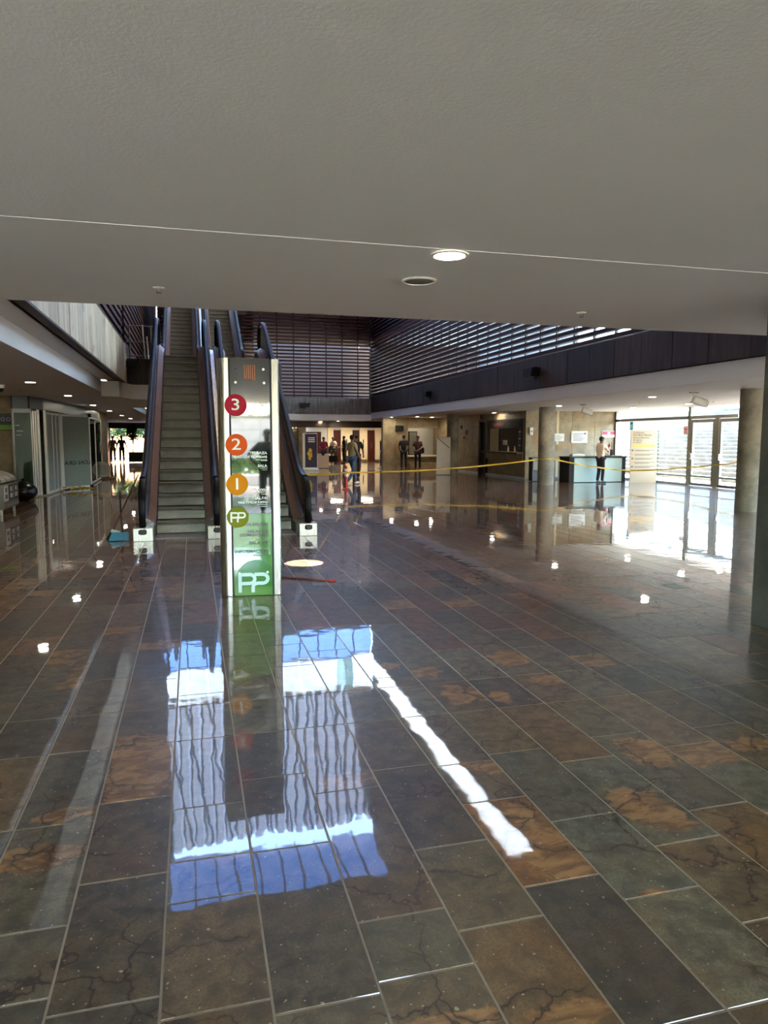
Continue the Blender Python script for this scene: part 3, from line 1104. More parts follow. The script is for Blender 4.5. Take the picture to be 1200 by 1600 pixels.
def epath(y0, y1, r=0.5):
    """Nosing line with rounded knees."""
    t = math.tan(R(30))
    pts = [(y0, 0.0)]
    for i in range(5):
        u = i / 4
        pts.append((EF - r * (1 - u) + r * u, r * t * u * u))
    for i in range(5):
        u = i / 4
        pts.append((EF + ERUN - r * (1 - u) + r * u, ER - r * t * (1 - u) ** 2))
    pts.append((y1, ER))
    return pts


def make_escalator(label):
    t = thing('escalator', label, 'escalator', (0, 0, 0))
    run = ERUN / 18
    sm = MB().prism([(0, .02), (.004, .08), (.016, .15), (.0, .194), (.008, .2), (run + .03, .2), (run + .03, .17), (.05, .15), (.05, .02)], 'x', -.38, .38).mesh('step', M_STEP)
    for k in range(18):
        obj('step', sm, None, t, loc=(0, EF + run * k, ER / 18 * k - .005))
    obj('comb_plate', MB().rbox(-.39, .39, -.1, .35, -.01, .012, .005), M_GPLAST, t)
    obj('lower_step_band', MB().box(-.38, .38, .35, EF + .02, -.02, .006), M_STEP, t)
    obj('upper_step_band', MB().box(-.38, .38, EF + ERUN, EEND, ER - .05, ER - .004), M_STEP, t)
    for s in (-1, 1):
        S = lambda L: [(s * x, z) for x, z in L]
        inn = epath(-.02, EEND)
        obj('skirt_panel', sweep(inn, S([(.385, -.12), (.385, .2), (.40, .2), (.40, -.12)])), M_BPLAST, t)
        obj('inner_deck', sweep(inn, S([(.386, .2), (.395, .24), (.50, .33), (.515, .31), (.515, .18), (.40, .18)])), M_BROWN, t)
        # bevelled steel end of the deck
        e = MB().add([(s * .386, -.02, .0), (s * .515, -.02, .0), (s * .386, -.02, .24), (s * .515, -.02, .33),
                      (s * .40, -.2, .06), (s * .515, -.28, .10), (s * .43, -.2, .17), (s * .515, -.28, .2)],
                     [(0, 1, 3, 2), (4, 6, 7, 5), (0, 2, 6, 4), (1, 5, 7, 3), (2, 3, 7, 6), (0, 4, 5, 1)])
        e.add([(s * .384, -.02, .2), (s * .516, -.02, .32), (s * .516, .34, .345), (s * .384, .34, .225), (s * .384, -.02, .19), (s * .516, -.02, .19), (s * .516, .34, .19), (s * .384, .34, .19)],
              [(0, 1, 2, 3), (7, 6, 5, 4), (0, 3, 7, 4), (1, 5, 6, 2), (0, 4, 5, 1), (3, 2, 6, 7)])
        obj('deck_end', e, M_STEEL, t)
        obj('outer_deck', sweep(epath(.05, EEND), S([(.585, .20), (.585, .32), (.60, .335), (.655, .30), (.665, .22)])), M_BROWN, t)
        obj('outer_cladding', sweep(epath(.25, EEND), S([(.64, .24), (.662, .24), (.662, -.95), (.64, -.95)])), M_BROWN, t)
        # tinted glass balustrade with its rounded lower end
        gp = epath(.3, EEND)
        m = MB()
        for off in (0, 1):
            pass
        low = [(-.02, .22), (-.16, .3), (-.24, .48), (-.24, .66), (-.14, .80), (.0, .87), (.3, .89)]
        up_ = [(y, z + .89) for y, z in gp[1:]]
        top_end = [(EEND + .15, ER + .8), (EEND + .2, ER + .6), (EEND + .15, ER + .4), (EEND, ER + .3)]
        dn = [(y, z + .28) for y, z in reversed(gp)]
        # build as strip of quads between bottom and top edges
        tops = [(-.24, .55), (-.14, .80), (.0, .87), (.3, .89)] + up_
        bots = [(-.22, .45), (-.14, .30), (.0, .23), (.3, .28)] + [(y, z + .28) for y, z in gp[1:]]
        tops += [(EEND + .15, ER + .8)]
        bots += [(EEND + .15, ER + .4)]
        vs, fs = [], []
        for (ya, za), (yb, zb) in zip(tops, bots):
            for xx in (.543, .557):
                vs.append((s * xx, ya, za))
                vs.append((s * xx, yb, zb))
        for i in range(len(tops) - 1):
            a, b = i * 4, i * 4 + 4
            fs += [(a, b, b + 1, a + 1), (a + 2, a + 3, b + 3, b + 2), (a, a + 2, b + 2, b), (a + 1, b + 1, b + 3, a + 3)]
        m.add(vs, fs)
        obj('glass_panel', m, M_TGLASS, t)
        obj('glass_channel', sweep(epath(.0, EEND), S([(.515, .2), (.515, .30), (.585, .30), (.585, .2)])), M_BPLAST, t)
        # handrail: out of the pedestal, round the newel, up the slope, round the top newel
        hp = [(-.02, .10), (-.1, .12), (-.2, .17), (-.27, .28), (-.30, .42), (-.30, .6), (-.26, .74), (-.17, .85), (-.04, .91), (.12, .93)]
        hp += [(y, z + .94) for y, z in gp[1:]]
        hp += [(EEND + .12, ER + .92), (EEND + .24, ER + .84), (EEND + .3, ER + .7), (EEND + .28, ER + .5), (EEND + .2, ER + .38)]
        obj('handrail', MB().tube([(s * .55, y, z) for y, z in hp], .028, 12, .05, (1, 0, 0)), M_RUBBER, t, smooth=True)
        obj('handrail_guide', MB().tube([(s * .55, y, z - .045) for y, z in [(-.04, .91), (.12, .93)] + [(y, z + .94) for y, z in gp[1:]]], .022, 6), M_CHROME, t, smooth=True)
        b = obj('pedestal_box', MB().rbox(*sorted((s * .40, s * .69)), -.32, -.02, 0, .2, .008), M_STEEL, t, label='steel pedestal box the handrail runs into')
        obj('handrail_inlet', MB().rbox(s * .55 - .06, s * .55 + .06, -.34, -.24, .1, .18, .02), M_BPLAST, b)
    obj('truss_soffit', sweep(epath(.3, EEND), [(-.64, -.4), (.64, -.4), (.64, -.95), (-.64, -.95)]), M_DBROWN, t)
    return t


EY = 11.5
esc = make_escalator('left escalator of the lower pair, with broom and dustpan beside its newel')
esc.location = (-.211, EY, 0)
g_ = 'escalators'
esc['group'] = g_
dup(esc, (1.21, EY, 0), 0, 'right escalator of the lower pair, mostly hidden by the directory totem', g_)
esc3 = dup(esc, (-.30, 24.0, 3.5), 0, 'upper escalator flight continuing above the left lower escalator', g_)
dup(esc, (1.12, 24.0, 3.5), 0, 'upper escalator flight continuing above the right lower escalator', g_)
for e_, dx in ((esc, .711), (esc3, .711)):
    obj('centre_cover', sweep(epath(.3, EEND), [(dx - .04, .24), (dx + .04, .24), (dx + .04, .2), (dx - .04, .2)]), M_STEEL, e_, label='sloping steel strip closing the gap to the neighbouring escalator')

# landing railing with two pale poles leaning on it
rl = thing('landing_railing', 'grey metal railing on the landing left of the escalator tops', 'railing', (-1.17, 19.2, 3.5))
for z in (.12, .46, .86):
    obj('rail', MB().tube([(-.38, 0, z), (.33, 0, z)], .016), M_GPLAST, rl, smooth=True)
for x in (-.3, .22):
    obj('baluster', MB().tube([(x, 0, 0), (x, 0, .86)], .018), M_GPLAST, rl, smooth=True)
for i, (x0, x1, h) in enumerate(((.02, .07, .88), (.12, .15, .6))):
    tag(obj('pole', MB().tube([(-1.17 + x1, 19.14, 3.52), (-1.17 + x0, 19.16, 3.5 + h)], .02), M_WPLAST, smooth=True),
        ['taller white pole leaning against the landing railing', 'shorter white pole leaning against the landing railing'][i], 'pole', 'white poles on the landing')


# ================================================================== DIRECTORY TOTEM
TR = R(-5.5)
M_MIRROR = NT('dark_glass_face')
_p = M_MIRROR.pri(lin((30, 34, 33)), 0.03, 0.0, 1.0)
_p.inputs['IOR'].default_value = 1.95
M_MIRROR = M_MIRROR.m
M_GREENF = NT('green_glass_face')
_p = M_GREENF.pri(lin((70, 128, 52)), 0.05, 0.0, 1.0)
_p.inputs['IOR'].default_value = 1.75
M_GREENF = M_GREENF.m
M_GREEND = plain('darker_green_print', (52, 110, 38), 0.1, 0, .03)
tt = thing('directory_totem', 'tall steel directory totem with coloured floor numbers in front of the escalators', 'sign', (.5475, 6.995, 0), TR)
# closed body behind the face, rounded left edge and flatter right edge in brushed steel
lw = [(-.205, .0)] + [(-.205 - .112 * math.sin(a), .112 - .112 * math.cos(a)) for a in [R(x) for x in (10, 25, 40, 55, 70, 82, 90)]] + [(-.317, .26), (-.205, .26)]
obj('left_wing', MB().prism(lw, 'z', 0.005, 2.315), M_STEEL, tt, smooth=True)
rw = [(.205, .0), (.205, .26), (.275, .26), (.275, .05), (.272, .02), (.262, .004)]
obj('right_wing', MB().prism(rw, 'z', 0.005, 2.31), M_STEEL, tt, smooth=True)
obj('back_shell', MB().box(-.205, .205, .05, .26, 0.0, 2.3), M_STEEL, tt)
obj('shadow_gap', MB().box(-.205, .205, .02, .05, 0.0, 2.305), M_BPLAST, tt)
fp = obj('glass_face', MB().rbox(-.188, .186, .004, .02, .82, 2.31, .002), M_MIRROR, tt, label='dark glossy glass face')
gp_ = obj('green_face', MB().rbox(-.188, .186, .004, .02, .004, .818, .002), M_GREENF, tt, label='green glass lower face')
arc = [(.03 + .2 * math.cos(R(a)), .16 + .2 * math.sin(R(a))) for a in range(-20, 201, 10)]
arc = [(max(-.185, min(.183, x)), z) for x, z in arc]
obj('green_disc', MB().prism(arc, 'y', .001, .004), M_GREEND, gp_)
M_PRINTW = plain('print_white', (206, 214, 208), .4, 0, .02)
M_PRINTB = plain('print_black', (18, 26, 18), .4, 0, .02)
M_PALEB = plain('print_pale_blue', (176, 206, 200), .4, 0, .02)


def stroke(m, pts, wd, y0, y1):
    n = len(pts)
    L, Rr = [], []
    for i, p in enumerate(pts):
        a, b = pts[max(i - 1, 0)], pts[min(i + 1, n - 1)]
        dx, dz = b[0] - a[0], b[1] - a[1]
        l = math.hypot(dx, dz) or 1
        nx, nz = -dz / l * wd / 2, dx / l * wd / 2
        L.append((p[0] + nx, p[1] + nz))
        Rr.append((p[0] - nx, p[1] - nz))
    for i in range(n - 1):
        m.prism([L[i], L[i + 1], Rr[i + 1], Rr[i]], 'y', y0, y1)
    return m


def pp_logo(x0, x1, z0, z1, wd, y0, y1):
    """Two linked capital Ps drawn as one stroke width."""
    W_, H_ = x1 - x0, z1 - z0
    def P(u, v):
        return (x0 + W_ * u, z0 + H_ * v)
    m = MB()
    h = wd / 2 / H_
    q = wd / 2 / W_
    top, mid = 1 - h, .46
    rv = (top - mid) / 2
    def bowl(cx, rx):
        return [P(cx + rx * math.sin(R(a)), mid + rv + rv * math.cos(R(a))) for a in range(0, 181, 20)]
    stroke(m, [P(q, 0), P(q, top + h)], wd, y0, y1)
    stroke(m, [P(q, top)] + bowl(.38, .16) + [P(q, mid)], wd, y0, y1)
    stroke(m, [P(.53, top), P(.62, top)] + bowl(.8, .17) + [P(.62, mid), P(.52, mid - .06), P(.48, mid - .16), P(.48, 0)], wd, y0, y1)
    return m


# floor badges standing proud of the face on the left edge
for nm, s_, z, c in (('crimson', '3', 1.868, (150, 24, 46)), ('orange', '2', 1.489, (192, 76, 20)), ('amber', '1', 1.106, (186, 120, 4)), ('olive', 'PP', .787, (106, 114, 26))):
    b = obj('floor_badge', MB().lathe([(.103, 0), (.105, .004), (.103, .008)], n=40).xf(Matrix.Rotation(R(90), 4, 'X')), plain('badge_' + nm, c, .6, 0, .03, spec=.15), tt, loc=(-.14, -.004, z), label=nm + ' round badge lettered ' + s_)
    if s_ == 'PP':
        obj('numeral', pp_logo(-.07, .075, -.05, .05, .017, -.0105, -.0075), M_PRINTW, b)
    else:
        text('numeral', s_, .155, M_PRINTW, b, (0, -.0085, .0), FRONT, 'CENTER', .0012, 1.25, .001)
# lettering, right aligned
def line(s_, z, size, mat, x=.15, sx=1.15):
    text('lettering', s_, size, mat, tt, (x, .0028, z), FRONT, 'RIGHT', .0008, sx, .0012)


def under(z, wd, mat, x=.15):
    obj('rule_line', MB().box(x - wd, x, .002, .004, z - .002, z + .002), mat, tt)


for s_, z in (('OFICINAS', 1.871), ('TERRAZA', 1.409), ('PLAZA DE COMIDAS', 1.372), ('SALA', 1.284), ('PALCOS', 1.047), ('SALÓN', .968), ('MULTIPROPÓSITO', .928)):
    line(s_, z, .034 if len(s_) < 14 else .03, M_PRINTW)
for z, wd in ((1.845, .10), (1.345, .11), (1.335, .06), (1.262, .07), (1.245, .05), (1.024, .12), (1.008, .06), (.905, .1), (.888, .08)):
    under(z, wd, M_PRINTW)
for s_, z in (('GRAN SALÓN', .712), ('SALAS DE', .640), ('COMISIONES', .606), ('SALA VIP', .528), ('INFORMACIÓN', .445)):
    line(s_, z, .041, M_PRINTB)
for z, wd in ((.69, .10), (.672, .09), (.585, .09), (.566, .12), (.505, .09), (.488, .08), (.424, .12), (.406, .15)):
    under(z, wd, M_PRINTB)
line('PISO PRINCIPAL', .259, .032, M_PRINTW, .145, 1.3)
obj('linked_letters', pp_logo(-.147, .15, .036, .232, .034, -.002, .004), M_PALEB, gp_, label='large pale double P lettering')
vm_ = MB()
for i in range(6):
    vm_.prism([(-.055 + i * .0195, 2.12 - (.015 if i > 3 else 0)), (-.0495 + i * .0195, 2.12 - (.015 if i > 3 else 0)), (-.0495 + i * .0195, 2.25), (-.055 + i * .0195, 2.25)], 'y', .002, .004)
obj('stripe_mark', vm_, plain('print_rust', (204, 124, 60), .4), fp, label='emblem of six upright orange stripes')
M_BOLT = plain('pale_bolt', (214, 214, 208), .35, .3)
for x, z in ((.127, 2.21), (-.137, 2.084), (.132, 2.082), (-.134, .232), (.138, .234)):
    bo = obj('standoff_bolt', MB().lathe([(.013, 0), (.013, .006), (.010, .009)], n=20).xf(Matrix.Rotation(R(90), 4, 'X')), M_BOLT, tt, loc=(x, .004, z))
obj('bolt_hole', MB().lathe([(.007, 0), (.007, .002)], n=12).xf(Matrix.Rotation(R(90), 4, 'X')), M_BPLAST, tt, loc=(-.134, .004, 2.216))


# ================================================================== PEOPLE
PEND = []


def skin(name, pts, edges, mat, parent, root=0, sub=1):
    """Continuous surface grown over a skeleton: pts = [(xyz, radius or (rx, ry))]."""
    me = bpy.data.meshes.new(name)
    me.from_pydata([p[0] for p in pts], edges, [])
    me.materials.append(mat)
    o = bpy.data.objects.new(name, me)
    COL.objects.link(o)
    md = o.modifiers.new('skin', 'SKIN')
    md.use_smooth_shade = True
    if not me.skin_vertices:
        bm_ = None
    sv = me.skin_vertices[0].data if me.skin_vertices else None
    if sv is None:
        import bmesh
        bm = bmesh.new()
        bm.from_mesh(me)
        bm.verts.layers.skin.verify()
        bm.to_mesh(me)
        bm.free()
        sv = me.skin_vertices[0].data
    for i, p in enumerate(pts):
        r = p[1]
        sv[i].radius = (r, r) if not isinstance(r, tuple) else r
        sv[i].use_root = (i == root)
    if sub:
        m2 = o.modifiers.new('sub', 'SUBSURF')
        m2.levels = m2.render_levels = sub
    o.parent = parent
    PEND.append(o)
    return o


SKIN_T = plain('skin_brown', (142, 98, 74), .55)
SKIN_L = plain('skin_light', (190, 140, 112), .55)
M_HAIR = plain('dark_hair', (22, 17, 14), .5)


def person(label, loc, rotz, top, legs, pose=None, skinm=SKIN_T, h=1.7, cap=None, shoes=None, stripe=None, group=None, hair=M_HAIR):
    t = thing('person', label, 'person', loc, rotz, group)
    J = dict(pel=(0, 0, .94), wai=(0, 0, 1.08), che=(0, .01, 1.29), nkb=(0, 0, 1.44), nk=(0, .015, 1.51), jaw=(0, .035, 1.565), hd=(0, .02, 1.63), ht=(0, .005, 1.685), no=(0, .115, 1.605))
    for s, c in ((-1, 'l'), (1, 'r')):
        J['sh' + c] = (s * .17, 0, 1.41)
        J['el' + c] = (s * .225, -.03, 1.13)
        J['wr' + c] = (s * .235, .05, .89)
        J['hp' + c] = (s * .09, 0, .90)
        J['kn' + c] = (s * .105, .02, .49)
        J['an' + c] = (s * .11, -.02, .085)
        J['to' + c] = (s * .12, .13, .035)
    if pose:
        J.update(pose)
    k = h / 1.72
    J = {a: Vector(b) * k for a, b in J.items()}
    names = ['pel', 'wai', 'che', 'nkb', 'nk', 'jaw', 'hd', 'ht', 'shl', 'ell', 'wrl', 'shr', 'elr', 'wrr', 'hpl', 'knl', 'anl', 'tol', 'hpr', 'knr', 'anr', 'tor', 'no']
    rad = dict(pel=.115, wai=.11, che=.125, nkb=.07, nk=.052, jaw=.058, hd=.082, ht=.058, no=.012, sh=.055, el=.041, wr=.028, hp=.085, kn=.055, an=.037, to=.03)
    def rr(n):
        return rad.get(n, rad.get(n[:2], .05)) * k
    ix = {n: i for i, n in enumerate(names)}
    E_ = [('pel', 'wai'), ('wai', 'che'), ('che', 'nkb'), ('nkb', 'nk'), ('nk', 'jaw'), ('jaw', 'hd'), ('hd', 'ht'), ('jaw', 'no')]
    for c in 'lr':
        E_ += [('che', 'sh' + c), ('sh' + c, 'el' + c), ('el' + c, 'wr' + c), ('pel', 'hp' + c), ('hp' + c, 'kn' + c), ('kn' + c, 'an' + c), ('an' + c, 'to' + c)]
    P = [(tuple(J[n]), rr(n)) for n in names]
    E2 = [(ix[a], ix[b]) for a, b in E_]
    # hands: palm, four fingers of unequal length and a thumb leaving the side of the palm
    for c, s in (('l', -1), ('r', 1)):
        wv, ev = J['wr' + c], J['el' + c]
        d = (wv - ev).normalized()
        side = d.cross(Vector((0, 1, 0)))
        side = side.normalized() if side.length > .2 else d.cross(Vector((1, 0, 0))).normalized()
        fwd = side.cross(d).normalized()
        pm = wv + d * .075 * k
        P.append((tuple(pm), .026 * k))
        pi = len(P) - 1
        E2.append((ix['wr' + c], pi))
        for q, ln in ((-1.5, .062), (-.5, .075), (.5, .072), (1.5, .055)):
            b = pm + side * q * .016 * k + d * .025 * k
            m_ = b + d * ln * .55 * k + fwd * .008 * k
            e_ = b + d * ln * k + fwd * .03 * k
            o_ = len(P)
            P += [(tuple(b), .0085 * k), (tuple(m_), .008 * k), (tuple(e_), .006 * k)]
            E2 += [(pi, o_), (o_, o_ + 1), (o_ + 1, o_ + 2)]
        o_ = len(P)
        tb = wv + d * .05 * k + fwd * .02 * k
        P += [(tuple(tb + fwd * .02 * k), .01 * k), (tuple(tb + fwd * .035 * k + d * .04 * k), .008 * k)]
        E2 += [(pi, o_), (o_, o_ + 1)]
    skin('body', P, E2, skinm, t)

    def cloth(name, ns, es, grow, mat, extra=None):
        ii = {n: i for i, n in enumerate(ns)}
        pp = []
        for n in ns:
            p = J[n] if n in J else extra[n][0]
            r = rr(n) + grow if n in J else extra[n][1]
            pp.append((tuple(p), r))
        return skin(name, pp, [(ii[a], ii[b]) for a, b in es], mat, t)

    ex = {}
    for c in 'lr':
        ex['sl' + c] = (J['sh' + c].lerp(J['el' + c], .85), .058 * k)
    nk2 = J['nkb'] + Vector((0, 0, .02)) * k
    cloth('shirt', ['wai', 'che', 'nkb', 'shl', 'shr', 'sll', 'slr', 'pel'], [('pel', 'wai'), ('wai', 'che'), ('che', 'nkb'), ('che', 'shl'), ('che', 'shr'), ('shl', 'sll'), ('shr', 'slr')], .024 * k, top, ex)
    cloth('trousers', ['pel', 'hpl', 'hpr', 'knl', 'knr', 'anl', 'anr'], [('pel', 'hpl'), ('pel', 'hpr'), ('hpl', 'knl'), ('hpr', 'knr'), ('knl', 'anl'), ('knr', 'anr')], .018 * k, legs)
    sh = shoes or M_BPLAST
    for c in 'lr':
        a, b = J['an' + c], J['to' + c]
        dv = (b - a)
        dv.z = 0
        dv = dv.normalized()
        heel = a - dv * .05 * k + Vector((0, 0, -.045)) * k
        skin('shoe', [(tuple(heel), .045 * k), (tuple(a.lerp(b, .5) + Vector((0, 0, -.01)) * k), .048 * k), (tuple(b + dv * .06 * k), .036 * k)], [(0, 1), (1, 2)], sh, t)
    hc = J['hd']
    hb = MB().ball((0, 0, 0), 1, 14, 10, (.088 * k, .1 * k, .082 * k))
    hb.v = [(x, y - .018 * k, z + .032 * k) for x, y, z in hb.v]
    hb.v = [(x, min(y, .055 * k) if z < .05 * k else y, z) for x, y, z in hb.v]
    dirv = (J['no'] - J['jaw'])
    ang = math.atan2(-dirv.x, dirv.y)
    if cap is None:
        obj('hair', hb, hair, t, loc=hc, rotz=ang, smooth=True)
    else:
        cpo = MB().ball((0, 0, 0), 1, 14, 10, (.094 * k, .105 * k, .085 * k))
        cpo.v = [(x, y - .008 * k, max(z, 0) + .03 * k) for x, y, z in cpo.v]
        co = obj('cap', cpo, cap, t, loc=hc, rotz=ang, smooth=True)
        br = [(.075 * k * math.cos(R(a)), .07 * k + .10 * k * math.sin(R(a))) for a in range(0, 181, 20)]
        obj('cap_peak', MB().prism(br, 'z', .028 * k, .036 * k), cap, co)
        h2 = MB().ball((0, -.03 * k, -.005 * k), 1, 12, 8, (.084 * k, .075 * k, .06 * k))
        obj('hair', h2, hair, t, loc=hc, rotz=ang, smooth=True)
    cs, sn = math.cos(ang), math.sin(ang)
    for s in (-1, 1):
        ev = Vector((s * .03 * k, .078 * k, .012 * k))
        obj('eye', MB().ball((0, 0, 0), .011 * k, 8, 6), M_BPLAST, t, loc=hc + Vector((ev.x * cs - ev.y * sn, ev.x * sn + ev.y * cs, ev.z)), smooth=True)
        ea = Vector((s * .083 * k, .0, -.01 * k))
        obj('ear', MB().ball((0, 0, 0), 1, 8, 6, (.01 * k, .018 * k, .03 * k)), skinm, t, loc=hc + Vector((ea.x * cs - ea.y * sn, ea.x * sn + ea.y * cs, ea.z)), rotz=ang, smooth=True)
    mo = Vector((0, .083 * k, -.055 * k))
    obj('mouth', MB().ball((0, 0, 0), 1, 8, 6, (.022 * k, .006 * k, .005 * k)), plain('lips', (120, 62, 54), .5), t, loc=hc + Vector((-mo.y * sn, mo.y * cs, mo.z)), rotz=ang)
    if stripe:
        for c, s in (('l', -1), ('r', 1)):
            a, b, d = J['hp' + c], J['kn' + c], J['an' + c]
            off = Vector((s * .085, 0, 0)) * k
            obj('trouser_stripe', MB().tube([a + off * 1.25, b + off * .9, d + off * .75], .012 * k, 6), stripe, t)
    return t


C = lambda n, c, r=.8: plain('cloth_' + n, c, r, 0, .15, 20)
walk = dict(knl=(-.1, .2, .52), anl=(-.1, .08, .14), tol=(-.1, .18, .05), knr=(.1, .05, .5), anr=(.1, -.22, .12), tor=(.1, -.12, .035),
            ell=(-.25, -.12, 1.15), wrl=(-.27, -.12, .9), elr=(.25, .04, 1.13), wrr=(.24, .2, .96))
walk2 = dict(knl=(-.1, .16, .5), anl=(-.1, .24, .085), tol=(-.1, .38, .05), knr=(.1, -.02, .49), anr=(.1, -.28, .12), tor=(.1, -.16, .035),
             ell=(-.24, -.1, 1.14), wrl=(-.26, -.06, .9), elr=(.25, .02, 1.13), wrr=(.24, .16, .93))
person('man in khaki T-shirt, blue jeans, dark cap and white shoes walking across the hall', (5.2, 23.5, 0), R(-62), C('khaki', (150, 138, 108)), C('jeans', (70, 92, 128)),
       walk2, SKIN_T, 1.66, C('cap_dark', (36, 26, 26)), C('white_shoe', (214, 208, 200)))
person('person in dark clothes standing just behind the man in khaki', (5.90, 25.9, 0), R(-20), C('black', (24, 24, 28)), C('charcoal', (40, 40, 46)), walk, SKIN_T, 1.68)
guard = person('security guard in white shirt, dark cap and striped black trousers at the desk', (13.86, 22.16, 0), R(-72), C('cream_shirt', (222, 200, 182)), C('uniform_black', (26, 24, 28)),
               dict(elr=(.22, .16, 1.16), wrr=(.10, .30, 1.30), ell=(-.2, .16, 1.12), wrl=(-.08, .32, 1.10), knl=(-.09, .03, .49), anl=(-.1, -.04, .085), tol=(-.1, .1, .035)),
               SKIN_T, 1.62, C('cap_black', (26, 22, 22)), None, C('white_stripe', (200, 190, 185)))
rd = obj('radio', MB().rbox(-.025, .025, -.015, .015, -.06, .06, .008), M_BPLAST, guard, loc=(.07, .33, 1.32))
obj('aerial', MB().tube([(0, 0, .06), (0, .0, .16)], .005), M_BPLAST, rd)
person('man in black shirt and trousers standing with his back turned by the stone wall', (10.33, 34.55, 0), R(-12), C('black', (24, 24, 28)), C('charcoal', (40, 40, 46)),
       dict(ell=(-.25, .02, 1.15), wrl=(-.2, .14, .98), elr=(.25, .02, 1.15), wrr=(.2, .14, .98)), SKIN_T, 1.72)
pb_ = person('person in dark red top and dark jeans by the counter', (10.80, 33.7, 0), R(150), C('maroon', (60, 26, 26)), C('dark_jeans', (38, 42, 56)),
             dict(elr=(.24, .06, 1.14), wrr=(.1, .26, 1.04), ell=(-.24, .06, 1.14), wrl=(-.08, .27, 1.02)), SKIN_T, 1.68)
hb_ = obj('shoulder_bag', MB().rbox(-.17, .17, -.07, .07, -.16, .14, .04), C('bag_black', (28, 26, 28)), loc=(10.99, 33.74, .98), rotz=R(20))
obj('bag_strap', MB().tube([(-.12, 0, .12), (-.18, .02, .4), (-.2, .06, .5)], .012), C('bag_black', (28, 26, 28)), hb_)
tag(hb_, 'black bag held at the hip by the person in dark red', 'bag')
person('person in red top standing behind the pale kiosk', (6.75, 37.5, 0), R(170), C('red', (134, 30, 44)), C('charcoal', (40, 40, 46)), dict(elr=(.22, .12, 1.14), wrr=(.12, .3, 1.08)), SKIN_T, 1.62)
person('person in white top and grey trousers facing the hall by the red-brown doors', (8.75, 45.2, 0), R(175), C('white_top', (206, 204, 196)), C('grey_green', (84, 90, 84)),
       dict(elr=(.22, .14, 1.15), wrr=(.04, .28, 1.12), ell=(-.22, .14, 1.15), wrl=(-.04, .28, 1.1)), SKIN_T, 1.64)
person('person in black leaning towards the table in front of the pale wall', (9.2, 43.9, 0), R(60), C('black', (24, 24, 28)), C('black', (24, 24, 28)), dict(elr=(.22, .14, 1.15), wrr=(.12, .3, 1.05)), SKIN_T, 1.7)
person('person in beige shirt walking out through the far-left exit', (-4.88, 48.0, 0), R(8), C('beige', (176, 156, 132)), C('grey_trousers', (96, 92, 88)), walk, SKIN_T, 1.68)
person('person in black shirt walking out through the far-left exit', (-4.40, 48.5, 0), R(4), C('black', (24, 24, 28)), C('dark_brown', (48, 38, 34)),
       dict(elr=(.27, -.02, 1.14), wrr=(.34, .04, .92), ell=(-.27, -.02, 1.14), wrl=(-.32, .04, .92)), SKIN_T, 1.7)
person('photographer in dark clothes, one hand on the hip, seen only in the totem glass', (.02, -.42, 0), 0, C('navy', (22, 26, 32)), C('navy', (22, 26, 32)),
       dict(ell=(-.40, -.06, 1.20), wrl=(-.2, .06, 1.02), elr=(.24, .06, 1.18), wrr=(.12, .22, 1.34)), SKIN_T, 1.72)
dg = bpy.context.evaluated_depsgraph_get()
dg.update()
for o in PEND:
    me = bpy.data.meshes.new_from_object(o.evaluated_get(dg))
    me.name = o.name
    o.modifiers.clear()
    o.data = me

# ================================================================== CEILING FITTINGS
def make_downlight(label, loc, group=None):
    t = thing('downlight', label, 'downlight', loc, 0, group)
    obj('trim_ring', MB().lathe([(.088, -.001), (.108, -.001), (.112, -.007), (.092, -.010), (.088, -.006)], n=32, cap=False), M_WPLAST, t, smooth=True)
    obj('diffuser', MB().lathe([(.09, -.006), (.06, -.0075), (.002, -.008)], n=32), M_LIT, t, smooth=True)
    return t


dl0 = make_downlight('lit round downlight in the low ceiling near the ceiling seam', (1.475, 4.02, ZC - .003))
GL = 'recessed downlights in the gallery soffits'
for i, (x, y) in enumerate(((-2.98, 15.08), (-3.0, 19.52), (-3.08, 24.9), (-3.12, 29.9), (-3.18, 35.6), (-3.23, 41.2))):
    dup(dl0, (x, y, ZC), 0, '%s of the lit downlights in the row over the left corridor' % ORD[i], GL)
for i, (x, y) in enumerate(((11.3, 15.8), (11.48, 20.9), (12.05, 27.3))):
    dup(dl0, (x, y, ZC), 0, ['lit downlight in the right gallery, before the ceiling projector in line with the desk', 'lit downlight just beside the head of the middle round column', 'lit downlight in front of the ticket window'][i], GL)
for i, (x, y) in enumerate(((14.56, 21.4), (14.58, 18.6), (16.0, 18.6), (14.5, 15.6))):
    dup(dl0, (x, y, ZC), 0, ['lit downlight in front of the reception wall', 'lit downlight inside the glass entrance doors, left one', 'lit downlight right above the glass entrance doors', 'lit downlight ahead of the round column nearest the doors'][i], GL)
for i, (x, y) in enumerate(((12.3, 32.6), (10.6, 33.2), (11.6, 33.9), (9.7, 34.6))):
    dup(dl0, (x, y, ZC), 0, '%s of the four lit downlights by the far stone wall and booth, from the right' % (ORD[i] if i else 'first'), GL)
for i, (x, y) in enumerate(((7.9, 39.3), (7.0, 39.9), (6.2, 41.2), (5.0, 39.2))):
    dup(dl0, (x, y, 2.52), 0, '%s lit downlight under the far gallery, counted from the right' % (ORD[i] if i else 'first'), GL)
# round loudspeaker grille beside the near downlight
sp = thing('ceiling_speaker', 'round grey unlit ceiling speaker grille beside the near downlight', 'speaker', (1.508, 4.7, ZC - .004))
obj('rim', MB().lathe([(.10, -.001), (.117, -.001), (.119, -.008), (.102, -.012), (.10, -.006)], n=32, cap=False), M_WPLAST, sp, smooth=True)
gr_ = obj('grille', MB().lathe([(.102, -.007), (.06, -.010), (.002, -.011)], n=32), plain('speaker_cloth', (112, 108, 100), .8, 0, .2, 400), sp, smooth=True)


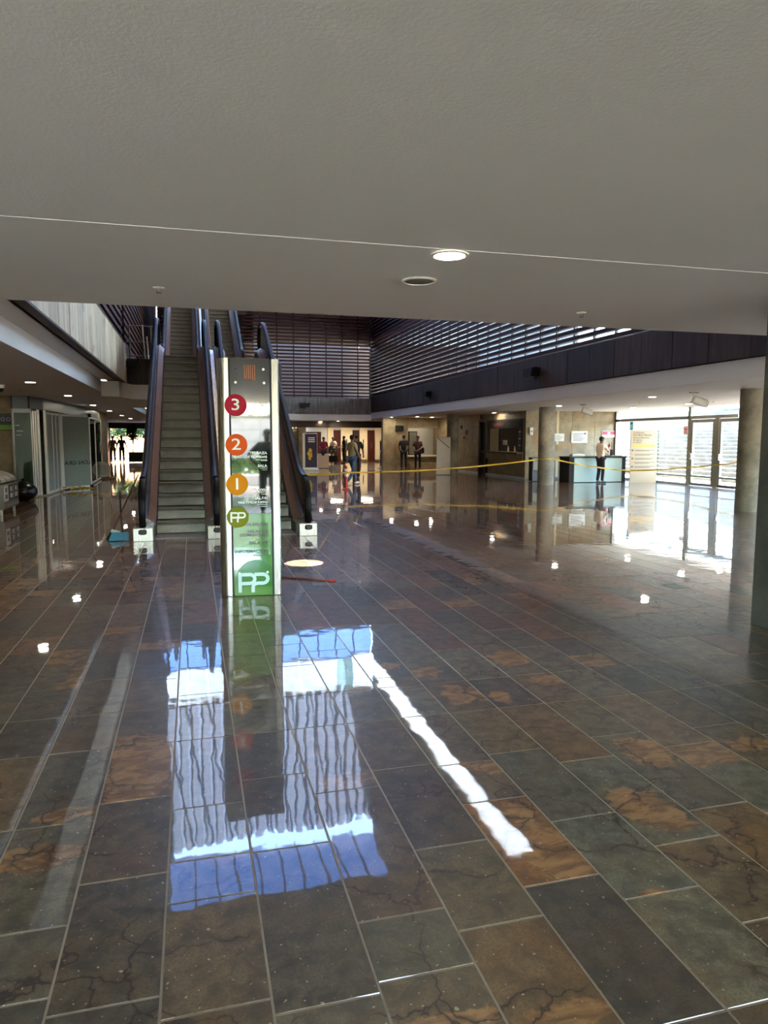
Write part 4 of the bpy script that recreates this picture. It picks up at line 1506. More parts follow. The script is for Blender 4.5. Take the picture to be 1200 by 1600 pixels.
def make_sprinkler(label, loc):
    t = thing('sprinkler', label, 'sprinkler', loc)
    obj('rosette', MB().lathe([(.04, 0), (.04, -.003), (.018, -.010), (.012, -.010)], n=20), M_WPLAST, t, smooth=True)
    obj('frame_arms', MB().box(-.014, -.010, -.003, .003, -.034, -.01).box(.010, .014, -.003, .003, -.034, -.01).box(-.006, .006, -.006, .006, -.016, -.008), M_BPLAST, t)
    obj('deflector', MB().lathe([(.019, -.036), (.019, -.033), (.004, -.032)], n=16), M_BPLAST, t)
    return t


s0 = make_sprinkler('ceiling sprinkler above the top of the left escalators', (-.205, 5.42, ZC - .004))
dup(s0, (3.214, 5.51, ZC - .004), 0, 'ceiling sprinkler near the ceiling edge on the right, above the dark cladding')
for x, y, l in ((-3.6, 17.3, 'small sprinkler in the left corridor soffit near the first downlight'), (12.6, 18.2, 'small sprinkler in the right gallery soffit between projector and column'),
                (14.3, 17.2, 'small sprinkler in the right gallery soffit in front of the entrance doors'), (12.9, 13.6, 'small sprinkler beside the ceiling projector nearest the right column')):
    dup(s0, (x, y, ZC), 0, l)
vt = thing('ceiling_vent', 'flat round air vent in the right gallery soffit by the entrance downlights', 'vent', (14.0, 17.6, ZC))
obj('vent_ring', MB().lathe([(.08, 0), (.12, 0), (.12, -.012), (.08, -.02)], n=24, cap=False), M_GPLAST, vt)
obj('vent_disc', MB().lathe([(.085, -.014), (.002, -.018)], n=24), M_GPLAST, vt)


def projector(label, loc, rz):
    t = thing('ceiling_floodlight', label, 'floodlight', loc, rz)
    obj('ceiling_plate', MB().rbox(-.09, .09, -.06, .06, -.02, 0, .005), M_GPLAST, t)
    obj('stem', MB().tube([(0, 0, -.02), (0, 0, -.12), (.04, 0, -.17)], .02), M_WPLAST, t, smooth=True)
    bd = MB().rbox(-.17, .17, -.09, .09, -.075, .075, .02).xf(Matrix.Translation((.14, 0, -.22)) @ Matrix.Rotation(R(20), 4, 'Y'))
    hd = obj('housing', bd, M_WPLAST, t)
    fn = MB()
    for i in range(6):
        fn.box(-.14 + i * .05, -.13 + i * .05, -.095, .095, .07, .085)
    obj('cooling_fin', fn.xf(Matrix.Translation((.14, 0, -.22)) @ Matrix.Rotation(R(20), 4, 'Y')), M_GPLAST, hd)
    obj('lens', MB().box(.168, .175, -.075, .075, -.06, .06).xf(Matrix.Translation((.14, 0, -.22)) @ Matrix.Rotation(R(20), 4, 'Y')), M_BPLAST, hd)
    return t


projector('white ceiling floodlight on a bracket above the reception wall notices', (11.75, 19.9, ZC), R(-20))
projector('larger-looking white ceiling floodlight on a bracket left of the entrance door column', (11.1, 14.0, ZC), R(-20))
scm = thing('security_camera', 'white dome security camera at the soffit edge on the far left', 'camera', (-3.72, 16.0, ZC))
obj('mount', MB().lathe([(.09, 0), (.09, -.05), (.075, -.07)], n=24), M_WPLAST, scm, smooth=True)
obj('dome', MB().lathe([(.07, -.07), (.062, -.11), (.04, -.14), (.003, -.15)], n=24), M_BPLAST, scm, smooth=True)


def wall_speaker(label, loc, rz, s=1.0):
    t = thing('wall_speaker', label, 'speaker', loc, rz)
    b = [(-.2 * s, -.09 * s), (.2 * s, -.09 * s), (.26 * s, .11 * s), (-.26 * s, .11 * s)]
    obj('cabinet', MB().prism(b, 'y', -.22 * s, -.02), M_BPLAST, t)
    obj('grille', MB().prism([(x * .92, z * .9) for x, z in b], 'y', -.23 * s, -.22 * s), plain('speaker_mesh', (30, 30, 31), .8, 0, .3, 300), t)
    obj('bracket', MB().box(-.04, .04, -.03, 0.0, -.15 * s, .15 * s), M_POST, t)
    return t


wall_speaker('black wall loudspeaker under the landing at the left escalator top', (-1.42, 18.92, 3.37), 0, .8)
wall_speaker('black wall loudspeaker on the grey far cladding', (5.8, YF - .04, 3.3), 0, 1.1)
wall_speaker('black wall loudspeaker on the right cladding, near the far corner', (XR - .05, 27.8, 3.33), R(-90), 1.1)
wall_speaker('black wall loudspeaker on the right cladding, above the round column', (XR - .05, 18.5, 3.4), R(-90), 1.2)

# ================================================================== RECEPTION DESK AND NEIGHBOURS
dk = thing('reception_desk', 'reception desk with pale green glass front and dark top', 'desk', (14.0, 22.9, 0))
gf = obj('glass_front', MB().rbox(-.93, .99, -.32, -.29, .02, .87, .004), M_FROSTG, dk)
obj('body', MB().box(-.93, .99, -.28, .3, 0.02, .86), plain('desk_blue_green', (150, 186, 182), .5), dk)
for x0, x1 in ((-1.12, -.93), (.99, 1.16)):
    obj('end_panel', MB().rbox(x0, x1, -.3, .4, 0, .9, .006), M_DARK, dk)
obj('desk_top', MB().rbox(-1.14, 1.18, -.34, .42, .88, .93, .008), M_POST, dk)
for z, wd in ((.80, .34), (.745, .30), (.69, .34)):
    obj('print_row', MB().box(.0, wd, -.3225, -.32, z - .014, z + .014), M_WPLAST, gf)
for s_, z in (('PLAZA', .60), ('MAYOR', .49)):
    text('lettering', s_, .12, M_WPLAST, gf, (.0, -.322, z), FRONT, 'LEFT', .0015, 1.0, .003)
mo = thing('desk_monitor', 'dark monitor base and stand on the reception desk', 'monitor', (14.75, 22.9, .93))
obj('base', MB().rbox(-.38, .3, -.12, .12, 0, .035, .01), M_BPLAST, mo)
obj('stand', MB().rbox(-.05, .05, -.03, .03, .035, .24, .01), M_BPLAST, mo)
obj('aerial', MB().tube([(0.0, 0, .2), (-.02, 0, .5)], .008), M_BPLAST, mo)
obj('keyboard', MB().rbox(-.2, .25, -.3, -.15, 0, .03, .008), M_GPLAST, mo)
pt = tag(obj('paper_tray', MB().rbox(-.25, .25, -.12, .12, 0, .07, .01).box(-.22, .22, -.1, .1, .07, .085), M_WPLAST, loc=(13.35, 22.9, .93)), 'white paper tray on the left end of the reception desk', 'tray')
tag(obj('paper_pad', MB().rbox(-.1, .1, -.14, .14, 0, .02, .004), M_WPLAST, loc=(14.15, 22.75, .93), rotz=.2), 'white paper pad on the desk beside the guard', 'paper')


def notice(label, x0, x1, z0, z1, y=24.88, rows=4, frame=M_WPLAST):
    t = thing('wall_notice', label, 'notice', ((x0 + x1) / 2, y, z0))
    wd, ht = (x1 - x0) / 2, z1 - z0
    obj('board', MB().rbox(-wd, wd, -.02, 0.01, 0, ht, .004), frame, t)
    obj('sheet', MB().box(-wd * .9, wd * .9, -.022, -.02, ht * .07, ht * .93), plain('paper', (238, 234, 226), .6), t)
    for i in range(rows):
        obj('print_row', MB().box(-wd * .78, wd * (.3 + .4 * ((i * 7) % 3) / 2), -.0235, -.022, ht * (.16 + .7 * i / rows), ht * (.16 + .7 * i / rows + .05)), M_GPLAST, t)
    return t


n1 = notice('framed white notice board on the stone wall left of the guard', 14.22, 14.93, 1.40, 1.86, rows=6)
obj('emblem', MB().lathe([(.05, 0), (.05, .002)], n=20).xf(Matrix.Rotation(R(90), 4, 'X')), M_GPLAST, n1, loc=(.24, -.022, .36))
notice('smaller white notice with faint red stamp beside the middle column', 13.42, 13.92, 1.46, 1.76, rows=4)
n3 = thing('exit_sign', 'red and white rectangular sign on the stone wall above the desk', 'sign', (15.87, 24.88, 1.62))
obj('board', MB().rbox(-.3, .3, -.02, .01, 0, .25, .004), M_WPLAST, n3)
obj('red_band', MB().box(-.28, -.06, -.023, -.02, .1, .235).box(.06, .28, -.023, -.02, .1, .235).box(-.06, .06, -.023, -.02, .2, .235), plain('sign_red', (214, 40, 62), .5), n3)
obj('pictogram', MB().lathe([(.035, 0), (.035, .004)], n=16).xf(Matrix.Rotation(R(90), 4, 'X')), M_WPLAST, n3, loc=(0, -.02, .15))
obj('print_row', MB().box(-.2, .2, -.023, -.02, .04, .06), M_GPLAST, n3)
fa = thing('fire_alarm', 'small red fire alarm box on the stone wall behind the desk', 'alarm', (15.86, 24.88, 1.13))
obj('box', MB().rbox(-.08, .08, -.06, .0, 0, .15, .008), plain('alarm_red', (176, 44, 36), .4), fa)
obj('label_plate', MB().box(.0, .06, -.063, -.06, .05, .11), M_WPLAST, fa)
sw = thing('wall_box', 'small white box on the ticket wall beside the middle column', 'box', (12.28, 23.9, 1.7))
sw.location = (12.5, 24.86, 1.7)
obj('case', MB().rbox(-.07, .07, -.05, .0, 0, .28, .008), M_WPLAST, sw)
obj('knob', MB().ball((.0, -.06, .14), .025, 10, 6), M_BPLAST, sw)

# information panel beside the doors
ip = thing('information_panel', 'tall cream free-standing information panel left of the glass doors', 'panel', (15.52, 22.05, 0), R(-4))
obj('board', MB().rbox(-.54, .5, -.02, .02, 0, 1.86, .006), plain('cream_print', (176, 156, 124), .5, 0, .06, 3), ip)
obj('glass_edge', MB().box(.5, .56, -.015, .015, .0, 1.86), M_GGLASS, ip)
M_INK = plain('print_brown', (84, 74, 60), .6)
for i, (s_, z) in enumerate((('Condiciones', 1.77), ('Plaza Mayor Medellín', 1.69), ('Recomendaciones', 1.60), ('de ingreso', 1.52), ('al recinto', 1.44))):
    text('lettering', s_, .085, M_INK, ip, (-.46, -.0215, z), FRONT, 'LEFT', .001, 1.0, .001)
obj('orange_bar', MB().box(-.47, .4, -.0225, -.02, 1.27, 1.36), plain('print_orange', (222, 164, 74), .6), ip)
for i in range(6):
    z = 1.14 - i * .145
    obj('bullet_icon', MB().box(-.5, -.43, -.0225, -.02, z - .02, z + .05), plain('icon_%d' % (i % 2), ((90, 92, 88), (214, 140, 80))[i % 2], .6), ip)
    obj('print_row', MB().box(-.38, .42, -.0225, -.02, z + .015, z + .03).box(-.38, .2 + .05 * (i % 3), -.0225, -.02, z - .02, z - .005), M_INK if i != 5 else MATS['print_orange'], ip)
bs = thing('door_sticker', 'turquoise sticker high on the entrance glass above the cream panel', 'sticker', (16.13, 23.75, 1.9))
obj('sheet', MB().box(-.006, .0, -.1, .1, 0, .3), plain('turquoise', (60, 176, 190), .5), bs)
obj('pictogram', MB().box(-.008, -.006, -.05, .05, .08, .2), M_WPLAST, bs)
ns = thing('door_notice', 'pale pink paper notice taped to the entrance frame', 'notice', (16.12, 20.65, 1.72))
obj('sheet', MB().box(-.006, 0, -.1, .1, 0, .26), plain('pink_paper', (226, 170, 170), .6), ns)
obj('print_row', MB().box(-.008, -.006, -.07, .07, .14, .18), plain('print_red', (196, 70, 80), .6), ns)

# trash bin at the middle column
tb = thing('litter_bin', 'slim dark litter bin with pale label left of the middle column', 'bin', (12.1, 23.75, 0))
obj('body', MB().rbox(-.15, .15, -.15, .15, 0.02, .8, .015), M_BPLAST, tb)
obj('lid', MB().rbox(-.16, .16, -.16, .16, .8, .88, .02), M_GPLAST, tb)
obj('label_plate', MB().box(-.11, .11, -.156, -.15, .42, .76), plain('bin_label', (150, 148, 140), .5), tb)

# ================================================================== BARRIER TAPE AND POST
M_TAPE = plain('yellow_tape', (190, 152, 40), .4, 0, .25, 5)


def sag(a, b, n, s):
    return [(a[0] + (b[0] - a[0]) * i / n, a[1] + (b[1] - a[1]) * i / n, a[2] + (b[2] - a[2]) * i / n - s * 4 * (i / n) * (1 - i / n)) for i in range(n + 1)]


def tape(label, pts, group=None, wd=.046):
    return tag(obj('caution_tape', MB().ribbon(pts, wd, .001, .012), M_TAPE), label, 'tape')


cx, cy = 11.62, 21.95
ring = [(cx + .276 * math.cos(R(a)), cy + .276 * math.sin(R(a)), .87 + .01 * math.sin(R(a * 3))) for a in range(180, 541, 15)]
tape('yellow caution tape strung from the right escalator to the middle column', sag((1.8, 12.3, .93), (4.47, 21.13, .52), 8, .03) + sag((4.50, 21.13, .52), (11.34, 21.95, .86), 12, .10)[1:] + ring)
tape('yellow caution tape from the middle column past the guard to the entrance doors', sag((11.80, 21.73, .87), (13.75, 21.95, .55), 8, .02) + sag((13.75, 21.95, .55), (14.88, 21.9, .45), 4, .01)[1:] + sag((14.88, 21.9, .45), (16.08, 20.5, .6), 6, .03)[1:] + sag((16.08, 20.5, .6), (16.08, 18.1, .85), 6, .02)[1:])
heap = []
rt_ = random.Random(3)
for i in range(60):
    heap.append((-3.72 + i * .0145 + rt_.uniform(-.12, .12), 22.42 + rt_.uniform(-.16, .16), .02 + rt_.uniform(0, .13)))
tape('yellow caution tape heaped by the left glass doors and tied to the escalator', heap + sag((-2.9, 22.2, .04), (-2.2, 20.2, .035), 4, 0) + sag((-2.2, 20.2, .035), (-1.13, 12.05, .70), 8, .12)[1:] + sag((-1.13, 12.05, .70), (-.80, 11.45, 1.0), 4, .01)[1:], wd=.022)
bp_ = thing('bollard_post', 'red plastic marker post with white bands behind the right escalator', 'post', (4.5, 21.19, 0))
M_REDP = plain('post_red', (196, 44, 40), .45)
obj('tube', MB().lathe([(.05, .03), (.045, .66), (.03, .72), (.005, .73)], n=20), M_REDP, bp_, smooth=True)
obj('base', MB().lathe([(.13, 0), (.13, .02), (.06, .05)], n=24), M_REDP, bp_, smooth=True)
for z in (.40, .56):
    obj('white_band', MB().lathe([(.0495, z), (.0485, z + .08)], n=20, cap=False), M_WPLAST, bp_, smooth=True)

# ================================================================== CLEANING THINGS
br = thing('broom', 'broom with green bristles leaning on the left escalator newel', 'broom', (-1.22, 11.6, 0))
obj('handle', MB().tube([(0, 0, .13), (.40, -.07, .99)], .011), M_DBROWN, br, smooth=True)
obj('head', MB().rbox(-.07, .07, -.025, .025, .09, .14, .01).xf(Matrix.Rotation(R(18), 4, 'Y')), M_WPLAST, br)
bm_ = MB()
rb = random.Random(5)
for i in range(70):
    x, y = rb.uniform(-.065, .065), rb.uniform(-.025, .025)
    bm_.tube([(x + .02, y, .1), (x * 1.25 - .02, y * 1.4, .005)], .005, 4)
obj('bristles', bm_, plain('bristle_green', (46, 74, 34), .8), br, kind='stuff')
dp = thing('dustpan', 'blue dustpan with an upright black handle in front of the left escalator', 'dustpan', (-1.11, 11.42, 0))
obj('pan', MB().add([(-.14, -.12, .003), (.13, -.12, .003), (.11, .10, .02), (-.11, .10, .02), (-.15, -.13, .012), (.14, -.13, .012), (.12, .11, .11), (-.12, .11, .11)],
                    [(0, 1, 2, 3), (3, 2, 6, 7), (0, 3, 7, 4), (1, 5, 6, 2), (7, 6, 5, 4)]), plain('pan_blue', (58, 148, 178), .4), dp)
obj('handle', MB().tube([(.03, .1, .08), (.015, .14, .3), (-.005, .3, .74)], .013), M_BPLAST, dp, smooth=True)
obj('grip_cap', MB().tube([(-.005, .3, .73), (-.007, .31, .78)], .017), M_GPLAST, dp, smooth=True)
sk = thing('wooden_stick', 'thin wooden stick with a red tip lying on the floor behind the totem', 'stick', (1.42, 7.49, .012), R(147))
obj('shaft', MB().tube([(0, 0, 0), (.7, 0, 0)], .011), plain('stick_wood', (112, 62, 38), .5), sk, smooth=True)
obj('tip', MB().tube([(-.05, 0, 0), (.01, 0, 0)], .014), plain('tip_red', (170, 40, 44), .4), sk, smooth=True)
dr = thing('floor_drain', 'small dark square drain grate set in the slate floor on the right', 'drain', (4.90, 6.33, 0.0))
obj('frame', MB().box(-.09, .09, -.11, -.095, 0, .003).box(-.09, .09, .095, .11, 0, .003).box(-.09, -.075, -.095, .095, 0, .003).box(.075, .09, -.095, .095, 0, .003), M_BPLAST, dr)
obj('well', MB().box(-.075, .075, -.095, .095, 0.0006, .001), M_DARK, dr)
for i in range(6):
    obj('slat', MB().box(-.075, .075, -.085 + i * .03, -.073 + i * .03, .001, .003), M_GPLAST, dr)

# ================================================================== LEFT SIDE: STONE WALL, GLASS FRONT, BINS
wl2 = struct('wall_left_stone', MB().box(-6.3, -4.43, 20.25, 20.5, 0, ZC), M_STONE_B)
slabs(wl2, 'x', 20.25, -6.3, -4.43, 0, ZC, .9, .65, M_STONE_B)
ws_ = thing('wall_sign', 'dark wall sign with a green lower band on the left stone wall', 'sign', (-5.0, 20.2, 1.74))
obj('board', MB().rbox(-.6, .56, -.03, 0, 0, .44, .006), plain('sign_black', (30, 32, 32), .35), ws_)
obj('green_band', MB().box(-.6, .56, -.032, -.03, .02, .15), plain('sign_green', (120, 168, 60), .4), ws_)
for i in range(3):
    obj('emblem', MB().lathe([(.05, 0), (.05, .003), (.035, .003), (.035, 0)], n=16, cap=False).xf(Matrix.Rotation(R(90), 4, 'X')), plain('sign_grey', (150, 152, 150), .5), ws_, loc=(.46 - i * .13, -.03, .29))
sf = struct('window_5', MB().box(-4.43, -4.0, 20.12, 20.2, 0, .06).box(-4.43, -4.0, 20.12, 20.2, 2.2, 2.3).box(-4.45, -4.41, 20.1, 20.22, 0, ZC), M_ALU)
obj('pane', MB().box(-4.41, -4.02, 20.15, 20.16, .06, 2.2), M_GGLASS, sf)
obj('frosted_lining', MB().box(-4.41, -4.02, 20.19, 20.2, .06, 2.2), plain('grey_green_film', (136, 144, 132), .3), sf)
obj('logo_print', MB().box(-4.38, -4.28, 20.145, 20.15, 1.86, 1.89).box(-4.36, -4.2, 20.145, 20.15, 1.72, 1.745).box(-4.37, -4.24, 20.145, 20.15, 1.62, 1.64), M_PALEG, sf)
hdm = plain('bulkhead_grey', (98, 104, 106), .3)
hd = struct('trim_bulkhead', MB().prism([(-4.43, 20.1), (-4.03, 20.1), (-3.86, 20.95), (-3.78, 22.95), (-3.5, 29.6), (-3.7, 29.6), (-4.2, 20.4), (-4.43, 20.4)], 'z', 2.3, ZC), hdm)
for x, y in ((-4.43, 20.09), (-4.03, 20.09)):
    obj('joint_cover', MB().box(x - .02, x + .02, y - .02, y + .02, 2.3, ZC), M_POST, hd)
M_WFRAME = plain('white_frame', (226, 224, 216), .35)


M_FILM = plain('grey_green_film', (136, 144, 132), .3)
M_FILM2 = plain('pale_film', (150, 156, 148), .3)


def leaf(name, p0, p1, z0=.03, z1=2.26, fr=.045, glass=M_GGLASS, parent=None, tags=None, rails=True):
    """One framed glass leaf standing between two plan points."""
    dx, dy = p1[0] - p0[0], p1[1] - p0[1]
    L = math.hypot(dx, dy)
    a = math.atan2(dy, dx)
    t = obj(name, MB().box(0, fr, -.02, .02, z0, z1).box(L - fr, L, -.02, .02, z0, z1), M_WFRAME, parent, (p0[0], p0[1], 0), a)
    if tags:
        tag(t, *tags)
    obj('pane', MB().box(fr, L - fr, -.005, .005, z0 + .06, z1 - .06), glass, t)
    if rails:
        obj('rail', MB().box(fr, L - fr, -.02, .02, z0, z0 + .06), M_WFRAME, t)
        obj('rail', MB().box(fr, L - fr, -.02, .02, z1 - .06, z1), M_WFRAME, t)
    return t


GF = 'folding glass door leaves at the left shop front'
for i in range(4):
    o_ = .055 * i
    leaf('folding_door', (-4.02 + o_ * .35, 20.2 + o_ * 3.2), (-4.35 + o_ * .35, 20.95 + o_ * 3.2), fr=.028, tags=('folded glass door leaf stacked behind the white post, %s from the hall corner' % ORD[i] if i else 'folded glass door leaf stacked behind the white post, closest to the hall corner', 'door', GF), glass=M_FILM2)
for i, (x, y) in enumerate(((-3.93, 20.62), (-3.85, 21.05), (-3.79, 22.93))):
    tag(obj('door_post', MB().rbox(x - .03, x + .03, y - .03, y + .03, 0, 2.3, .006), M_WFRAME), ['thick white door post at the corner of the left glass front', 'white door post just behind the thick corner post', 'white door post left of the glass leaf lettered LON GRA'][i], 'post')
gl_ = leaf('glass_door', (-3.84, 21.1), (-3.80, 22.88), tags=('half open glass door with inner bars between the white posts on the left', 'door'), glass=M_FILM2)
for i in range(3):
    obj('inner_bar', MB().box(.3 + i * .45, .33 + i * .45, -.12, -.1, .05, 2.2), M_PALEG, gl_)
obj('door_knob', MB().ball((.15, -.03, 1.3), .03, 10, 6), M_CHROME, gl_)
lf = leaf('glass_door', (-3.76, 22.95), (-3.10, 23.95), tags=('open glass door leaf with mirrored black lettering LON GRA', 'door'), glass=M_FILM)
obj('hinge_block', MB().rbox(1.1, 1.26, -.03, .03, 2.2, 2.32, .01).rbox(1.1, 1.26, -.03, .03, 0, .1, .01), M_CHROME, lf)
tt_ = text('lettering', 'LON GRA', .17, M_BPLAST, lf, (.62, -.012, .80), FRONT, 'CENTER', .0015, -1.5, .002)
leaf('glass_door', (-3.25, 24.3), (-3.32, 27.0), tags=('plain glass door leaf behind the lettered glass leaf', 'door'))
leaf('glass_door', (-3.34, 27.05), (-3.42, 29.5), tags=('glass door leaf next to the beige pillar in the left corridor', 'door'))
struct('wall_shop_back', MB().box(-6.3, -6.2, 20.5, 29.6, 0, ZC).box(-6.3, -4.3, 29.7, 29.9, 0, ZC), plain('dim_grey_wall', (104, 106, 100), .8))
struct('baseboard_left', MB().prism([(-4.45, 20.05), (-4.0, 20.05), (-3.8, 21.0), (-3.74, 23.0), (-3.82, 23.0), (-3.9, 21.05), (-4.08, 20.2), (-4.45, 20.2)], 'z', 0, .03), M_STONE_B)

bn = thing('recycling_bin', 'grey three-section recycling bin with curved lid and side labels on the far left', 'bin', (-3.66, 15.55, 0))
prof = [(-1.3, .12), (-.02, .12), (0, .16), (0, .62), (-.05, .66)] + [(-.05 - .55 * (1 - math.cos(R(a))), .66 + .22 * math.sin(R(a))) for a in range(15, 91, 15)] + [(-1.0, .88), (-1.25, .8), (-1.3, .66)]
obj('body', MB().prism([(x, z) for x, z in prof if z < .66] + [(-1.3, .655)], 'y', 0, 1.25), plain('bin_grey', (122, 120, 112), .45), bn)
for i in range(3):
    lid = [(-.02, .66)] + [(-.02 - .6 * (1 - math.cos(R(a))), .66 + .23 * math.sin(R(a))) for a in range(15, 91, 15)] + [(-1.0, .89), (-1.26, .8), (-1.3, .66)]
    obj('lid', MB().prism(lid, 'y', .01 + i * .42, .40 + i * .42), plain('bin_lid', (136, 130, 118), .4), bn)
    lb = obj('label_plate', MB().rbox(0, .006, .05 + i * .41, .36 + i * .41, .28, .60, .002), (M_WPLAST, plain('bin_brown', (70, 54, 44), .5), plain('bin_dark', (52, 48, 44), .5))[i], bn)
    obj('pictogram', MB().box(.006, .008, .12 + i * .41, .28 + i * .41, .46, .55).box(.006, .008, .1 + i * .41, .3 + i * .41, .33, .42), (M_GPLAST, M_PALEG, M_PALEG)[i], lb)
for x, y in ((-.08, .1), (-.08, 1.15), (-1.2, .1), (-1.2, 1.15)):
    obj('leg', MB().tube([(x, y, 0), (x, y, .13)], .03), M_WPLAST, bn)
bg_ = MB().ball((0, 0, .24), .3, 18, 12, (1.0, .9, .82))
bg_.v = [(x * (1 + .06 * math.sin(9 * y + 7 * z)), y * (1 + .05 * math.sin(11 * x)), max(0, z)) for x, y, z in bg_.v]
bgo = tag(obj('rubbish_bag', bg_, plain('bag_plastic', (12, 12, 13), .28), loc=(-4.06, 19.2, 0), smooth=True), 'black rubbish bag on the floor between the grey bin and the glass front', 'bag')
obj('knot', MB().lathe([(.03, .46), (.015, .50), (.05, .56), (.02, .55)], n=10), MATS['bag_plastic'], bgo, smooth=True)
bl = thing('floor_blower', 'beige snail-shaped floor drying blower by the beige pillar', 'blower', (-3.35, 28.9, 0), R(20))
M_BEI = plain('blower_beige', (150, 132, 112), .5)
obj('housing', MB().lathe([(.06, -.14), (.27, -.14), (.3, -.1), (.3, .1), (.27, .14), (.06, .14)], n=28).xf(Matrix.Translation((0, 0, .36)) @ Matrix.Rotation(R(90), 4, 'X')), M_BEI, bl, smooth=True)
obj('intake_ring', MB().lathe([(.18, .0), (.2, .02), (.17, .03), (.1, .01)], n=28).xf(Matrix.Translation((0, -.145, .36)) @ Matrix.Rotation(R(90), 4, 'X')), M_GPLAST, bl, smooth=True)
obj('outlet', MB().rbox(-.42, -.05, -.13, .13, .06, .24, .02), M_BEI, bl)
obj('base', MB().rbox(-.4, .42, -.16, .16, 0, .06, .02), M_DBROWN, bl)

# ================================================================== FAR HALL FURNITURE
M_PURP = plain('banner_purple', (44, 32, 62), .5)
M_YEL = plain('banner_yellow', (210, 172, 48), .5)


def ban_print(par, w_, z0, z1, yy, sc=1.0):
    m = MB()
    for i, (u, v, r) in enumerate(((-.1, .42, .1), (.08, .38, .09), (0, .52, .08), (-.02, .30, .09), (.1, .5, .06))):
        cx_, cz = u * w_ * 2, z0 + (z1 - z0) * v
        m.prism([(cx_ + r * sc * math.cos(R(a)) * (1 if a % 72 else .5), cz + r * 1.3 * sc * math.sin(R(a))) for a in range(0, 360, 36)], 'y', yy - .004, yy)
    obj('yellow_print', m, M_YEL, par)
    w2 = MB()
    for i in range(3):
        zz = z0 + (z1 - z0) * (.86 - i * .055)
        w2.box(-w_ * .3, w_ * .8, yy - .004, yy, zz, zz + .05)
    obj('title_rows', w2, M_WPLAST, par)


ba = thing('roll_up_banner', 'roll-up banner with white border and yellow print left of the kiosk', 'banner', (5.55, 34.6, 0), R(-12))
obj('cassette', MB().rbox(-.42, .42, -.12, .12, 0, .1, .02), M_WPLAST, ba)
obj('border', MB().box(-.36, .36, -.012, 0, .1, 1.82), M_WPLAST, ba)
obj('print_field', MB().box(-.24, .34, -.016, -.012, .14, 1.78), M_PURP, ba)
ban_print(ba, .3, .1, 1.8, -.016)
bt = thing('banner_totem', 'dark banner totem with cut corner, white title and yellow print', 'banner', (9.9, 36.3, 0), R(-12))
obj('board', MB().prism([(-.34, .12), (-.2, 0.02), (.2, .02), (.34, .1), (.36, 1.5), (.22, 1.74), (-.2, 1.66), (-.36, 1.4)], 'y', -.04, .04), M_PURP, bt)
obj('corner_print', MB().prism([(-.35, 1.42), (-.2, 1.655), (.2, 1.73), (-.1, 1.5)], 'y', -.045, -.04), M_YEL, bt)
obj('foot_print', MB().prism([(-.33, .14), (-.2, .03), (.2, .03), (.33, .14), (.0, .09)], 'y', -.045, -.04), M_YEL, bt)
ban_print(bt, .34, 0, 1.7, -.04)
stn = thing('stanchion', 'pale slim stanchion with a round head beside the dark banner totem', 'stanchion', (9.35, 35.6, 0))
obj('post', MB().tube([(0, 0, 0.02), (0, 0, .86)], .025), M_WPLAST, stn, smooth=True)
obj('base', MB().lathe([(.15, 0), (.15, .02), (.03, .04)], n=20), M_GPLAST, stn, smooth=True)
obj('head', MB().ball((0, 0, .9), .05, 12, 8), M_WPLAST, stn, smooth=True)
ks = thing('kiosk_counter', 'pale wooden kiosk counter with dark notch at the top in the far hall', 'counter', (6.5, 36.7, 0))
obj('front', MB().prism([(-.33, .02), (.33, .02), (.33, .78), (.16, .78), (.08, .66), (-.02, .66), (-.08, .78), (-.33, .78)], 'y', -.25, -.22), plain('pale_veneer', (178, 152, 128), .5, 0, .1, 3), ks)
obj('body', MB().box(-.32, .32, -.22, .25, 0.02, .7), M_DBROWN, ks)
obj('top', MB().rbox(-.34, .34, -.05, .28, .7, .74, .01), M_DBROWN, ks)
for i, (x, y, l) in enumerate(((7.3, 43.2, 'pale low box table in front of the red-brown doors, left one'), (8.3, 43.6, 'dark low table piled with black cases in front of the pale wall'))):
    k_ = thing('display_table', l, 'table', (x, y, 0))
    obj('top', MB().rbox(-.4, .4, -.3, .3, .5 if i == 0 else .62, .54 if i == 0 else .66, .01), M_PALE if i == 0 else M_DBROWN, k_)
    for sx in (-.36, .36):
        for sy in (-.26, .26):
            obj('leg', MB().box(sx - .025, sx + .025, sy - .025, sy + .025, 0, .6 if i else .5), M_DBROWN, k_)
    obj('apron', MB().box(-.38, .38, -.28, -.25, .1, .5), plain('apron_tan', (150, 126, 98), .6) if i == 0 else M_DARK, k_)
for i, x in enumerate((8.05, 8.3, 8.53)):
    cs_ = tag(obj('black_case', MB().rbox(-.11, .11, -.15, .15, 0, .3 + .12 * (i % 2), .015), M_BPLAST, loc=(x, 43.6, .66)), '%s black case on the dark low table' % ['left', 'taller middle', 'right'][i], 'case')
    obj('case_clasp', MB().box(-.03, .03, -.16, -.15, .12, .18), M_WPLAST, cs_)
sh_ = thing('shelf_rack', 'dark shelf rack with small pale items against the far left stone wall', 'rack', (5.2, 39.6, 0))
obj('frame', MB().box(-.5, -.46, -.15, .2, 0, 2.1).box(.46, .5, -.15, .2, 0, 2.1), M_POST, sh_)
for z in (.5, 1.0, 1.5, 2.05):
    obj('shelf', MB().box(-.46, .46, -.15, .2, z, z + .03), M_POST, sh_)
for i in range(5):
    obj_ = tag(obj('lamp_head', MB().ball((0, 0, 0), .055, 10, 6), M_WPLAST, loc=(4.82 + i * .19, 39.55, 2.135), smooth=True), 'small white lamp head on the dark rack, %s from the left' % (ORD[i] if i else 'first'), 'lamp', 'white lamp heads on the rack')
    obj('lamp_neck', MB().tube([(0, 0, -.055), (0, 0, -.03)], .02), M_GPLAST, obj_)
